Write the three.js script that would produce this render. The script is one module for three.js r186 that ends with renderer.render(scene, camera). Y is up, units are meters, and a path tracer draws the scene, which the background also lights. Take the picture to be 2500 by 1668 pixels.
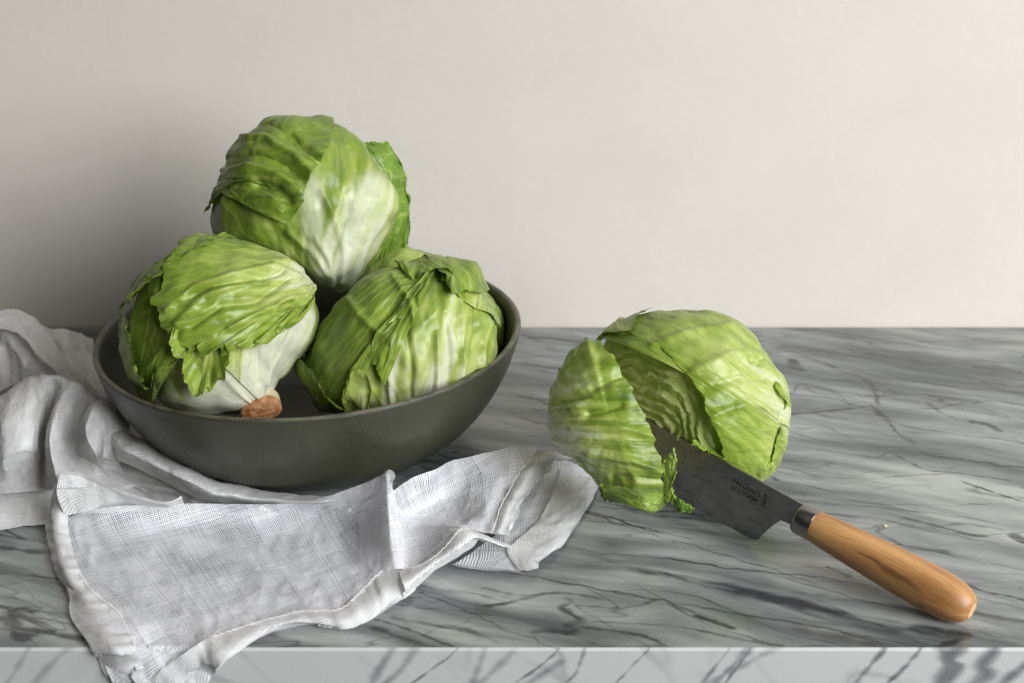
import * as THREE from 'three';
import { ImprovedNoise } from 'three/addons/math/ImprovedNoise.js';

// ---------------------------------------------------------------- camera, lights, exposure
const FOV = 25, PITCH = 23 * Math.PI / 180, EYE = new THREE.Vector3(0, 0.569, 1.139);
const scene = new THREE.Scene();
const camera = new THREE.PerspectiveCamera(FOV, 1024 / 683, 0.05, 20);
camera.position.copy(EYE);
camera.rotation.set(-PITCH, 0, 0);
camera.focus = 1.14;
camera.userData.fStop = 6.3;
const renderer = new THREE.WebGLRenderer({ antialias: true });
renderer.toneMapping = THREE.LinearToneMapping;
renderer.toneMappingExposure = 1;
renderer.shadowMap.enabled = true;
scene.background = new THREE.Color(0x000000);

function areaLight(name, color, power, w, h, from, to) {
  const l = new THREE.RectAreaLight(color, power, w, h);
  l.name = name; l.position.set(...from); l.lookAt(...to); scene.add(l);
  return l;
}
areaLight('window_light', 0xf9faff, 13.8, 2.1, 1.8, [1.94, 1.30, 1.97], [-0.05, 0.12, 0]);
areaLight('room_bounce_light', 0xfff0e0, 0.19, 2.0, 1.6, [-0.7, 1.7, 1.5], [-0.1, 0.0, 0.1]);

// ---------------------------------------------------------------- helpers
const V = (x, y, z) => new THREE.Vector3(x, y, z);
const perlin = new ImprovedNoise();
const ns = (x, y = 0, z = 0) => perlin.noise(x + 17.3, y + 41.7, z + 5.1);
const fbm = (x, y, z, o = 3) => { let a = 0, k = 1, f = 1; for (let i = 0; i < o; i++) { a += k * ns(x * f, y * f, z * f + i * 7.7); k *= 0.5; f *= 2.03; } return a; };
const sat = (x) => Math.min(1, Math.max(0, x));
const ss = (a, b, x) => { const t = sat((x - a) / (b - a)); return t * t * (3 - 2 * t); };
const lerp = (a, b, t) => a + (b - a) * t;
function rng(seed) { let s = seed >>> 0; return () => { s = (s + 0x6d2b79f5) >>> 0; let t = Math.imul(s ^ (s >>> 15), 1 | s); t = (t + Math.imul(t ^ (t >>> 7), 61 | t)) ^ t; return ((t ^ (t >>> 14)) >>> 0) / 4294967296; }; }

// the photograph's rays, used once to find real places: at() meets a level at height h, atZ() an upright plane
const FPX = 834 / Math.tan(FOV * Math.PI / 360);
const FW = V(0, -Math.sin(PITCH), -Math.cos(PITCH)), UP = V(0, Math.cos(PITCH), -Math.sin(PITCH)), RT = V(1, 0, 0);
const ray = (x, y) => V(0, 0, 0).addScaledVector(FW, FPX).addScaledVector(RT, x - 1250).addScaledVector(UP, 834 - y).normalize();
const at = (x, y, h = 0) => { const d = ray(x, y); return EYE.clone().addScaledVector(d, (h - EYE.y) / d.y); };
const atZ = (x, y, z) => { const d = ray(x, y); return EYE.clone().addScaledVector(d, (z - EYE.z) / d.z); };
const toPx = (p) => { const v = p.clone().sub(EYE), z = v.dot(FW); return [1250 + FPX * v.dot(RT) / z, 834 - FPX * v.dot(UP) / z]; };

const used = {};
function numbered(n) { const k = used[n] = (used[n] ?? -1) + 1; return k ? n + '_' + String(k).padStart(3, '0') : n; }
function thing(name, label, category, at_ = [0, 0, 0], group) {
  const o = new THREE.Group(); o.name = numbered(name); o.position.set(...at_);
  o.userData = { label, category }; if (group) o.userData.group = group;
  scene.add(o); return o;
}
function part(name, geometry, material, parent, label) {
  const m = new THREE.Mesh(geometry, material); m.name = name; m.castShadow = m.receiveShadow = true;
  if (label) m.userData.label = label;
  parent.add(m); return m;
}
const cat = (p0, p1, p2, p3, t) => 0.5 * (2 * p1 + (p2 - p0) * t + (2 * p0 - 5 * p1 + 4 * p2 - p3) * t * t + (3 * p1 - p0 - 3 * p2 + p3) * t * t * t);
// Catmull-Rom through an array of number arrays, t in 0..1
function along(pts, t) {
  const n = pts.length - 1, f = Math.min(n - 1e-6, Math.max(0, t * n)), i = Math.floor(f), k = f - i;
  const a = pts[Math.max(0, i - 1)], b = pts[i], c = pts[i + 1], d = pts[Math.min(n, i + 2)];
  return b.map((_, j) => cat(a[j], b[j], c[j], d[j], k));
}
// evenly spaced by length
function evenly(pts, count) {
  const fine = Array.from({ length: 401 }, (_, i) => along(pts, i / 400)), len = [0];
  for (let i = 1; i < fine.length; i++) len.push(len[i - 1] + Math.hypot(...fine[i].map((v, j) => v - fine[i - 1][j])));
  const out = []; let k = 0;
  for (let i = 0; i < count; i++) {
    const want = len[400] * i / (count - 1);
    while (k < 399 && len[k + 1] < want) k++;
    const f = sat((want - len[k]) / Math.max(1e-9, len[k + 1] - len[k]));
    out.push(fine[k].map((v, j) => lerp(v, fine[k + 1][j], f)));
  }
  return out;
}
function gridGeometry(nu, nv, point, color, uvOf, close = false) {   // nu x nv quads; point(i, j) -> Vector3
  const pos = new Float32Array((nu + 1) * (nv + 1) * 3), col = color ? new Float32Array(pos.length) : null, uv = new Float32Array((nu + 1) * (nv + 1) * 2), idx = [];
  for (let j = 0, k = 0; j <= nv; j++) for (let i = 0; i <= nu; i++, k++) {
    const p = point(i, j); pos[3 * k] = p.x; pos[3 * k + 1] = p.y; pos[3 * k + 2] = p.z;
    if (col) { const c = color(i, j, p); col[3 * k] = c[0]; col[3 * k + 1] = c[1]; col[3 * k + 2] = c[2]; }
    const t = uvOf ? uvOf(i, j, p) : [i / nu, j / nv]; uv[2 * k] = t[0]; uv[2 * k + 1] = t[1];
    if (i < nu && j < nv) { const a = k, b = k + 1, c = k + nu + 1, d = c + 1; idx.push(a, b, d, a, d, c); }
  }
  const g = new THREE.BufferGeometry();
  g.setAttribute('position', new THREE.BufferAttribute(pos, 3)); g.setAttribute('uv', new THREE.BufferAttribute(uv, 2));
  if (col) g.setAttribute('color', new THREE.BufferAttribute(col, 3));
  g.setIndex(idx); g.computeVertexNormals();
  return g;
}
function dataTexture(w, h, fill, srgb, channels = 3) {
  const d = new Uint8Array(w * h * 4);
  for (let y = 0, k = 0; y < h; y++) for (let x = 0; x < w; x++, k += 4) { const c = fill(x, y); d[k] = c[0]; d[k + 1] = c[1]; d[k + 2] = c[2]; d[k + 3] = 255; }
  const t = new THREE.DataTexture(d, w, h); t.magFilter = THREE.LinearFilter; t.minFilter = THREE.LinearFilter;
  t.wrapS = t.wrapT = THREE.RepeatWrapping; if (srgb) t.colorSpace = THREE.SRGBColorSpace; t.needsUpdate = true; return t;
}

// ---------------------------------------------------------------- wall
const BACK = -0.236, FRONT = 0.3045;
{
  const tex = dataTexture(512, 512, (x, y) => { const n = fbm(x / 60, y / 60, 1, 4) * 3 + ns(x / 3, y / 3, 4) * 1.5; return [208 + n, 203 + n, 191 + n]; }, true);
  tex.repeat.set(4, 3);
  const bump = dataTexture(512, 512, (x, y) => { const n = 128 + fbm(x / 9, y / 9, 9, 4) * 60; return [n, n, n]; }); bump.repeat.set(7, 5);
  const wall = new THREE.Mesh(new THREE.BoxGeometry(5, 3, 0.1), new THREE.MeshStandardMaterial({ map: tex, bumpMap: bump, bumpScale: 0.0003, roughness: 0.92 }));
  wall.name = 'wall'; wall.position.set(0, 0.9, BACK - 0.052); wall.userData = { kind: 'structure', label: 'plain warm off-white wall behind the countertop' };
  wall.receiveShadow = true; scene.add(wall);
}

// ---------------------------------------------------------------- marble countertop
{
  const X0 = -0.64, XW = 1.28, ZD = FRONT - BACK, W = 2048, H = 1024;
  const strokes = (w, h, map, list, seed, shake = 1) => {
    const c = document.createElement('canvas'); c.width = w; c.height = h; const g = c.getContext('2d'); const R = rng(seed);
    g.fillStyle = '#000'; g.fillRect(0, 0, w, h); g.lineCap = 'round'; g.lineJoin = 'round';
    for (const [width_, strength, pts] of list) {
      const width = width_ * 0.55;
      const p = evenly(pts.map(([x, y]) => map(x, y)), 140), off = R() * 100;
      let run = 0; for (let i = 1; i < p.length; i++) run += Math.hypot(p[i][0] - p[i - 1][0], p[i][1] - p[i - 1][1]);
      const jg = shake * Math.min(5, run / 55), sc = 9 * Math.min(1, 420 / run) + 3, q = p.map(([x, y], i) => [x + fbm(i / sc, off, 2, 3) * jg, y + fbm(i / sc, off, 8, 3) * jg]);
      const wide = width_ > 4.5; for (const [k, a] of wide ? [[2.6, .045], [2.1, .045], [1.7, .05], [1.35, .05], [1.0, .07], [.7, .08], [.4, .08]] : [[3.4, 0.10], [2.2, 0.16], [1.3, 0.28], [0.7, 0.46]]) for (let i = 1; i < q.length; i++) {
        const m = sat(0.80 + 0.5 * fbm(i / 22, off, 5, 2)) * (Math.min(1, i / 8, (q.length - i) / 8));
        g.strokeStyle = `rgba(255,255,255,${(a * strength * m).toFixed(3)})`; g.lineWidth = Math.max(0.8, width * k * (0.55 + 0.9 * sat(0.5 + fbm(i / 17, off, 3, 3))));
        g.beginPath(); g.moveTo(...q[i - 1]); g.lineTo(...q[i]); g.stroke();
      }
    }
    return g.getImageData(0, 0, w, h).data;
  };
  const B = (x, y) => [900 + x / 2.136, 1250 + y / 2.136], Cc = (x, y) => [1700 + x / 2.9375, 1250 + y / 2.9375], A = (x, y) => [1250 + x / 1.88, 780 + y / 1.88];
  const P = (f, ...a) => { const o = []; for (let i = 0; i < a.length; i += 2) o.push(f(a[i], a[i + 1])); return o; }, S = (x, y) => [x, y];
  const list = [
    [2.2, .9, P(B, 1090, -10, 1300, 60, 1500, 130, 1700, 180, 1900, 240, 2110, 300, 2350, 385)], [2.6, .9, P(B, 1020, 183, 1200, 215, 1500, 240, 1800, 285, 2110, 320, 2350, 340, 2700, 400)],
    [1.6, .7, P(B, 1080, 45, 1300, 60, 1500, 95, 1700, 150)], [14, .46, P(B, 1120, 215, 1400, 300, 1600, 345, 1900, 400, 2350, 500, 2800, 640)], [8, .55, P(B, 1500, 300, 1750, 390, 2000, 440, 2400, 560)],
    [3, .9, P(B, 640, 300, 900, 345, 1150, 395, 1400, 440, 1700, 490, 1900, 530, 2350, 600, 2700, 690)], [2.2, 1, P(B, 240, 408, 400, 470, 530, 525, 700, 610, 900, 680, 1000, 726)],
    [1.8, .75, P(B, 80, 478, 300, 500, 530, 525, 700, 545, 940, 572)], [2.4, .8, P(B, 20, 555, 200, 610, 400, 690, 480, 722)], [3.6, .6, P(B, 90, 545, 300, 590, 500, 620, 700, 690)], [2, .8, P(B, 1050, 585, 1250, 575, 1450, 585, 1700, 610, 1900, 660, 2200, 705)],
    [8, .5, P(B, 1010, 445, 1060, 470, 1000, 500, 1080, 545, 1100, 570, 1040, 590, 1080, 620, 1020, 640)], [5, .6, P(B, 1100, 600, 1400, 640, 1560, 700)], [4, .5, P(B, 1690, 540, 1800, 570, 1900, 610)], [4, .55, P(B, 600, 490, 700, 480, 860, 440, 930, 420)], [7, .4, P(B, 850, 630, 960, 620, 1080, 640)],
    [8, .5, P(B, 0, 600, 150, 650, 300, 700, 480, 722)], [5, .5, P(B, 130, 340, 330, 400, 560, 430, 660, 450)], [10, .3, P(B, 200, 380, 500, 470, 800, 560, 1000, 640)],
    [2, .8, P(Cc, 560, 450, 800, 520, 1100, 610, 1300, 660, 1600, 735, 1900, 830, 2400, 940)], [2.4, .8, P(Cc, 0, 680, 200, 715, 500, 760, 900, 830, 1250, 900, 1600, 965, 1800, 990)], [15, .42, P(Cc, 150, 500, 500, 600, 900, 700, 1300, 850, 1550, 850, 1900, 900)],
    [1.6, .7, P(Cc, 1450, 232, 1700, 280, 1900, 330, 2400, 425)], [2.6, .75, P(Cc, 1940, 525, 2100, 580, 2250, 605, 2400, 655)], [10, .7, P(Cc, 2270, 165, 2330, 200, 2420, 235)], [6, .4, P(Cc, 1450, 40, 1700, 95, 1950, 160, 2100, 180)], [14, .5, P(Cc, 1540, 830, 1700, 850, 1850, 880, 1950, 880)], [7, .7, P(Cc, 1740, 970, 1850, 930, 1980, 880)],
    [5, .4, P(Cc, 0, 850, 150, 880, 400, 930, 640, 960)], [6, .35, P(Cc, 0, 740, 120, 790, 280, 840)], [12, .3, P(Cc, 700, 840, 1100, 930, 1500, 990)], [5, .45, P(Cc, 930, 390, 1040, 440, 1120, 470)], [9, .35, P(Cc, 1900, 700, 2150, 760, 2420, 790)],
    [11, .8, P(A, 1285, 185, 1300, 215, 1340, 238)], [7, .6, P(A, 1260, 160, 1400, 190, 1500, 230, 1640, 285, 1680, 400)], [8, .75, P(A, 1640, 390, 1710, 450, 1770, 520, 1850, 570)], [5, .6, P(A, 1640, 270, 1760, 275, 1900, 290, 2100, 320, 2400, 340)], [5, .55, P(A, 1280, 290, 1450, 320, 1560, 390, 1650, 400, 1900, 410, 2100, 380)],
    [4, .65, P(A, 1270, 515, 1500, 570, 1750, 590, 2000, 635, 2400, 690)], [4, .6, P(A, 1270, 435, 1400, 425, 1640, 400)], [3, .5, P(A, 1750, 620, 1900, 690, 2000, 700, 2300, 740)], [3, .5, P(A, 2050, 740, 2200, 790, 2400, 855)], [2, .45, P(A, 1290, 690, 1500, 730, 1800, 720, 2050, 700)], [2, .45, P(A, 1250, 790, 1600, 840, 1900, 850, 2300, 850)],
    [6, .45, P(A, 1900, 380, 2000, 440, 2150, 480, 2400, 590)], [10, .35, P(A, 1250, 70, 1500, 80, 1700, 110, 2000, 100, 2400, 120)], [12, .35, P(A, 1600, 150, 1900, 200, 2100, 210, 2400, 260)], [4, .35, P(A, 1700, 470, 2000, 520, 2300, 560, 2450, 600)], [8, .4, P(A, 2100, 470, 2180, 480, 2250, 520)],
    [9, .5, P(A, 60, 80, 200, 90, 350, 110)], [10, .35, P(A, 40, 200, 160, 220, 300, 230)], [5, .4, P(A, 20, 350, 120, 370, 180, 400)], [6, .45, P(A, 0, 430, 100, 470, 200, 480)], [3, .6, P(A, 330, 880, 460, 910, 560, 950, 700, 985)], [2, .5, P(A, 400, 860, 600, 880, 800, 890, 1000, 930)],
    [9, .6, P(S, -30, 1330, 60, 1345, 125, 1350, 200, 1365)], [3, .8, P(S, -30, 1395, 60, 1405, 150, 1415, 260, 1430)], [11, .6, P(S, -30, 1480, 60, 1490, 160, 1500, 300, 1530)], [13, .75, P(S, -30, 1510, 20, 1515, 60, 1560)], [6, .5, P(S, 80, 1530, 150, 1555, 240, 1580)], [10, .5, P(S, 200, 1350, 400, 1390, 650, 1440, 900, 1480)], [8, .4, P(S, 300, 1460, 500, 1510, 700, 1560)],
  ];
  const uvTop = (x, y) => { const p = at(x, y, 0); return [(p.x - X0) / XW * W, (p.z - BACK) / ZD * H]; };
  const R = rng(77);
  for (let i = 0; i < 46; i++) {   // faint fillers on the whole slab, in the run of the stone
    const x = R() * 2600 - 100, y = 830 + R() * 740, l = 150 + R() * 500, s = 0.03 + 0.2 * R() * (y - 700) / 800;
    list.push([2 + R() * 9, 0.15 + 0.25 * R(), [[x, y], [x + l / 3, y + l * s / 3 + R() * 12], [x + l * .66, y + l * s * .6 - R() * 10], [x + l, y + l * s]]]);
  }
  const mask = strokes(W, H, uvTop, list, 5);
  const stone = (v, n, f, pale = 0) => {   // v dark vein, n broad tone, f grain
    const k = sat(v), t = sat(0.5 + n), base = [lerp(86, 172, t), lerp(91, 175, t), lerp(91, 170, t)], dark = [44, 45, 48];
    return base.map((b, i) => Math.max(0, Math.min(255, lerp(b + pale, dark[i] + pale, k * 0.80) + f)));
  };
  const top = dataTexture(W, H, (x, y) => {
    const X = x * XW / W, Z = y * ZD / H, a = Z - 0.35 * X + 0.02 * fbm(X * 6, Z * 6, 3, 2);      // a runs across the veins
    const n = 0.75 * fbm(X * 4.2, a * 21, 1, 4) + 0.22 * fbm(X * 20, a * 70, 6, 3);
    const r = 1 - Math.abs(fbm(X * 3.3, a * 30, 12, 4)) * 5, thin = (q, k) => sat(1 - Math.abs(q) * k) ** 1.5, e = Z - 0.75 * X, h = Z + 0.12 * X,
      v = 0.36 * sat(r) ** 3 * sat(0.45 + 1.6 * fbm(X * 4, a * 9, 20, 2)) + 0.95 * thin(fbm(X * 3.2, a * 19, 33, 4), 26) * sat(.55 + 1.6 * fbm(X * 5, a * 8, 37, 2)) + 0.75 * thin(fbm(X * 4 + 2, e * 15, 39, 4), 30) * sat(.4 + 1.8 * fbm(X * 4, Z * 6, 41, 2)) + 0.5 * thin(fbm(X * 5, h * 19, 45, 4), 28) * sat(.35 + 1.8 * fbm(X * 6, Z * 7, 47, 2));
    const st = sat(.74 + .8 * fbm(X * 7, a * 90, 61, 3)); return stone(v + mask[4 * (y * W + x)] / 255 * st * 1.25, n, ns(x / 1.3, y / 1.3, 3) * 12 + ns(x / 4, y / 4, 6) * 4);
  }, true);
  top.wrapS = top.wrapT = THREE.MirroredRepeatWrapping;
  const FH = 0.05, HF = 128, zf = FRONT + 0.002;
  const frontList = [[2, .9, P(B, 470, 720, 400, 780, 240, 893, 150, 960)], [5, .5, P(B, 602, 735, 580, 800, 545, 893, 530, 940)], [2.6, 1, P(B, 990, 730, 900, 810, 780, 893, 700, 950)], [2, .6, P(B, 1450, 740, 1380, 810, 1300, 893, 1250, 940)], [2.5, .6, P(B, 1990, 735, 1930, 810, 1870, 893)], [3, .4, P(B, 1880, 730, 1800, 830, 1750, 893)], [7, .5, P(B, 100, 760, 60, 820, 20, 893)], [6, .5, P(B, 230, 740, 170, 830, 100, 893)],
    [7, .35, P(B, 700, 790, 640, 850, 590, 893)], [8, .3, P(B, 960, 820, 900, 860, 850, 893)], [3, .35, P(B, 1120, 750, 1080, 850, 1040, 893)], [4, .5, P(Cc, 1340, 1020, 1250, 1120, 1160, 1228)], [4, .5, P(Cc, 1580, 1040, 1480, 1150, 1380, 1240)], [11, .85, P(Cc, 1880, 1000, 1800, 1060, 1830, 1130, 1760, 1228)], [8, .8, P(Cc, 1780, 1020, 1850, 1100, 1900, 1120, 1800, 1240)], [11, .7, P(Cc, 2130, 1030, 2050, 1120, 2100, 1180, 1990, 1250)], [9, .7, P(Cc, 2420, 1080, 2280, 1180, 2200, 1250)], [6, .5, P(Cc, 380, 1000, 320, 1060, 200, 1180)], [7, .4, P(Cc, 480, 1040, 300, 1130, 100, 1230)],
    [7, .5, P(S, 150, 1600, 110, 1640, 70, 1690)], [6, .5, P(S, 60, 1600, 30, 1650, 0, 1690)]];
  const fmask = strokes(W, HF, (x, y) => { const p = atZ(x, y, zf); return [(p.x - X0) / XW * W, (1 + p.y / FH) * HF]; }, frontList.map(([w_, s_, p]) => [w_ > 4.5 ? w_ * 1.3 : w_, w_ > 4.5 ? s_ * .5 : s_ * .8, [[p[0][0] + (p[0][0] - p[1][0]), p[0][1] + (p[0][1] - p[1][1])], ...p, [2 * p[p.length - 1][0] - p[p.length - 2][0], 2 * p[p.length - 1][1] - p[p.length - 2][1]]]]), 9, .3);
  const front = dataTexture(W, HF, (x, y) => {
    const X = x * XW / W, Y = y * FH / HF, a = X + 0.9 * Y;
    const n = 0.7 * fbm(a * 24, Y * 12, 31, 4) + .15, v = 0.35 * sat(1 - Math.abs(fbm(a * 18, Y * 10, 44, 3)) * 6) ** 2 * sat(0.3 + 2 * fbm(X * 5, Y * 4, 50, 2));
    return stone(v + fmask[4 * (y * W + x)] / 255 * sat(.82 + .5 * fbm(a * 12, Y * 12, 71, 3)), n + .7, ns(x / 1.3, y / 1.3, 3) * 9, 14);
  }, true);
  front.wrapS = front.wrapT = THREE.MirroredRepeatWrapping;
  const polish = dataTexture(512, 512, (x, y) => { const n = 128 + fbm(x / 40, y / 40, 3, 4) * 70 + ns(x / 2, y / 2, 8) * 22; return [n, n, n]; });
  const polish2 = polish.clone(); polish2.repeat.set(3, 1.5);
  const slab = new THREE.Group(); slab.name = 'countertop'; slab.userData = { kind: 'structure', label: 'grey veined marble countertop slab with a squared front edge' }; scene.add(slab);
  const marble = (m) => new THREE.MeshPhysicalMaterial({ map: m, roughness: 0.38, roughnessMap: polish2, specularIntensity: 1, ior: 1.5 });
  const quad = (a, b, c, d, ua, ub, va, vb) => { const g = new THREE.BufferGeometry(); g.setAttribute('position', new THREE.Float32BufferAttribute([...a, ...b, ...c, ...d], 3)); g.setAttribute('uv', new THREE.Float32BufferAttribute([ua, va, ub, va, ub, vb, ua, vb], 2)); g.setIndex([0, 1, 2, 0, 2, 3]); g.computeVertexNormals(); return g; };
  const L = -0.9, Rr = 0.9, u = (x) => (x - X0) / XW, ch = 0.0017, D = FH;
  part('slab_top', quad([L, 0, FRONT - ch], [Rr, 0, FRONT - ch], [Rr, 0, BACK], [L, 0, BACK], u(L), u(Rr), (ZD - ch) / ZD, 0), marble(top), slab);
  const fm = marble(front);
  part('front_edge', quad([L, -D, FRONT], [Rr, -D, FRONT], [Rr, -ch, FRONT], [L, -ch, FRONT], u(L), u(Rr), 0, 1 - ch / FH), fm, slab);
  const bevel = fm.clone(); bevel.roughnessMap = null; bevel.roughness = 0.75;
  part('bevel', quad([L, -ch, FRONT], [Rr, -ch, FRONT], [Rr, 0, FRONT - ch], [L, 0, FRONT - ch], u(L), u(Rr), 1 - ch / FH, 1), bevel, slab);
  part('slab_underside', new THREE.BoxGeometry(1.8, 0.004, ZD - 0.004), new THREE.MeshStandardMaterial({ color: 0x8a8c8a, roughness: 0.8 }), slab).position.set(0, -D - 0.003, (FRONT + BACK) / 2);
}

// ---------------------------------------------------------------- bowl
const BOWL = V(-0.159, 0.002, 0);
{
  const prof = [[0, .004], [.06, .004], [.084, .002], [.094, .0015], [.106, .006], [.121, .015], [.136, .028], [.149, .045], [.159, .063], [.166, .081], [.1688, .0905], [.1696, .0935], [.1692, .0954], [.1677, .0962], [.1658, .0957], [.1644, .0938], [.1625, .088], [.157, .070], [.147, .050], [.133, .034], [.112, .020], [.085, .012], [.05, .010], [0, .010]];
  const fine = Array.from({ length: 161 }, (_, i) => along(prof, i / 160)), N = 220;
  const rows = fine.map(([r, y]) => [Math.max(0, r), y]);
  const g = gridGeometry(N, 160, (i, j) => { const a = i / N * 2 * Math.PI, [r, y] = rows[j], w = 1 + 0.0035 * Math.sin(2 * a + 1) + 0.002 * ns(Math.cos(a) * 2, Math.sin(a) * 2, y * 20); return V(-Math.sin(a) * r * w, y + 0.0006 * ns(Math.cos(a) * 2, Math.sin(a) * 2, 4) * (r / .17), Math.cos(a) * r * w); },
    (i, j) => { const [r, y] = rows[j], a = i / N * 6.2832; const worn = ss(.0946, .0960, y) * sat(0.55 + 1.3 * fbm(Math.cos(a) * 9, Math.sin(a) * 9, y * 300, 3)); const n = 1 + 0.12 * fbm(Math.cos(a) * r * 40, y * 40, Math.sin(a) * r * 40, 4); return [lerp(.062 * n, .19, worn), lerp(.067 * n, .178, worn), lerp(.040 * n, .125, worn)]; },
    (i, j) => [i / N * 1.0, j / 160 * 0.4]);
  const speck = dataTexture(512, 512, (x, y) => { const n = 150 + ns(x / 2.2, y / 2.2, 1) * 70 + ns(x / 5, y / 5, 7) * 40; return [n, n, n]; }); speck.repeat.set(6, 6);
  const glaze = dataTexture(1024, 512, (x, y) => { const n = 222 + 9 * fbm(x / 30, y / 30, 2, 4) + 14 * ns(x / 2, y / 2, 5) - 60 * ss(.42, .6, ns(x / 2.6, y / 2.6, 15)) + 30 * ss(.46, .6, ns(x / 2.4, y / 2.4, 25)); return [n + 3, n + 1, n - 4]; }, true); glaze.repeat.set(2, 1.6);
  const bowl = thing('bowl', 'wide dark olive-grey ceramic bowl filled with whole heads of lettuce', 'bowl', BOWL.toArray());
  const m = part('vessel', g, new THREE.MeshPhysicalMaterial({ color: 0xffffff, map: glaze, vertexColors: true, roughness: 0.62, roughnessMap: speck, bumpMap: speck, bumpScale: 0.00025, side: THREE.DoubleSide }), bowl);
  bowl.rotation.z = 0.03;
}

// ---------------------------------------------------------------- lettuce
const leafMat = new THREE.MeshPhysicalMaterial({ color: 0xffffff, vertexColors: true, roughness: 1, specularIntensity: 0.35, transmission: 0.24, thickness: 0, clearcoat: 0.75, clearcoatRoughness: 0.31, side: THREE.DoubleSide });
const innerMat = new THREE.MeshPhysicalMaterial({ color: 0xffffff, vertexColors: true, roughness: 1, transmission: 0.55, thickness: 0, clearcoat: 0.4, clearcoatRoughness: 0.35, side: THREE.DoubleSide });
const hollowMat = new THREE.MeshStandardMaterial({ color: 0xffffff, vertexColors: true, roughness: 0.7, side: THREE.DoubleSide });
const WHITE = [.71, .73, .54], PALE = [.49, .57, .155], MID = [.245, .350, .028], DARK = [.082, .155, .013];
const mix3 = (a, b, t) => [lerp(a[0], b[0], t), lerp(a[1], b[1], t), lerp(a[2], b[2], t)];
const nearLine = (pts, x, y) => { let best = 1e9; for (let i = 1; i < pts.length; i++) { const [ax, ay] = pts[i - 1], dx = pts[i][0] - ax, dy = pts[i][1] - ay, t = sat(((x - ax) * dx + (y - ay) * dy) / (dx * dx + dy * dy + 1e-9)), d = Math.hypot(x - ax - dx * t, y - ay - dy * t); if (d < best) best = d; } return best; };

// A head's own frame: centre C, D towards the lens's side of it, R right, U up; px gives where outlines lie on the ball.
function ball(cx, cy, z, sil, deep = 1, inset = .0014) {
  const C = atZ(cx, cy, z), D = EYE.clone().sub(C).normalize(), R = V(1, 0, 0).addScaledVector(D, -D.x).normalize(), U = D.clone().cross(R);
  const k = C.clone().sub(EYE).dot(FW) / FPX;                                   // metres per pixel there
  const rays = sil.map(([x, y]) => [Math.atan2(cy - y, x - cx), Math.hypot(x - cx, y - cy) * k]).sort((a, b) => a[0] - b[0]);
  const outline = (t) => rawOutline(t) - inset, rawOutline = (t) => { let i = rays.findIndex((q) => q[0] > t); const n = rays.length, b = i < 0 ? rays[0] : rays[i], a = i < 0 ? rays[n - 1] : rays[(i + n - 1) % n]; let ta = a[0], tb = b[0], tt = t; if (i === 0) ta -= 2 * Math.PI; if (i < 0) tb += 2 * Math.PI; return lerp(a[1], b[1], ss(0, 1, (tt - ta) / (tb - ta)) * .5 + .5 * (tt - ta) / (tb - ta)); };
  const mean = rays.reduce((s, q) => s + q[1], 0) / rays.length * deep - inset;
  const dir = (x, y) => { const a = (x - cx) * k, b = (cy - y) * k, t = Math.atan2(b, a), q = Math.hypot(a, b) / outline(t), w = q <= 1 ? Math.asin(q) : Math.PI / 2 * q; return V(0, 0, 0).addScaledVector(R, Math.sin(w) * Math.cos(t)).addScaledVector(U, Math.sin(w) * Math.sin(t)).addScaledVector(D, Math.cos(w)); };
  const flat = (x, y) => { const a = (x - cx) * k, b = (cy - y) * k, t = Math.atan2(b, a), q = Math.hypot(a, b) / outline(t), w = q <= 1 ? Math.asin(q) : Math.PI / 2 * q; return [w * Math.cos(t), w * Math.sin(t)]; };
  const unflat = (a, c) => { const w = Math.min(3.1, Math.hypot(a, c)), f = w > 1e-6 ? Math.sin(w) / Math.hypot(a, c) : 1; return V(0, 0, 0).addScaledVector(R, a * f).addScaledVector(U, c * f).addScaledVector(D, Math.cos(w)); };
  const radius = (d) => { const a = d.dot(R), b = d.dot(U), w = a * a + b * b; return lerp(mean, outline(Math.atan2(b, a)), sat(w) ** 1.0); };
  const px = (d, r) => [cx + d.dot(R) * r / k, cy - d.dot(U) * r / k];
  return { C, D, R, U, k, dir, flat, unflat, radius, px, mean, outline, cx, cy };
}
const inBowl = (p) => { const y = p.y - 0.006; if (y > 0.094) return; const prof = [[0, .02], [.012, .085], [.02, .112], [.034, .133], [.05, .147], [.07, .157], [.094, .163]]; let k = 1; while (k < 6 && prof[k][0] < y) k++; const [y0, r0] = prof[k - 1], [y1, r1] = prof[k], R = lerp(r0, r1, sat((y - y0) / (y1 - y0))) - .004, dx = p.x - BOWL.x, dz = p.z, q = Math.hypot(dx, dz); if (q > R) { p.x = BOWL.x + dx * R / q; p.z = dz * R / q; } };
const lumps = (b, d, seed, amp) => amp * (fbm(d.x * 2.1 + seed, d.y * 2.1, d.z * 2.1, 2));

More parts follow.
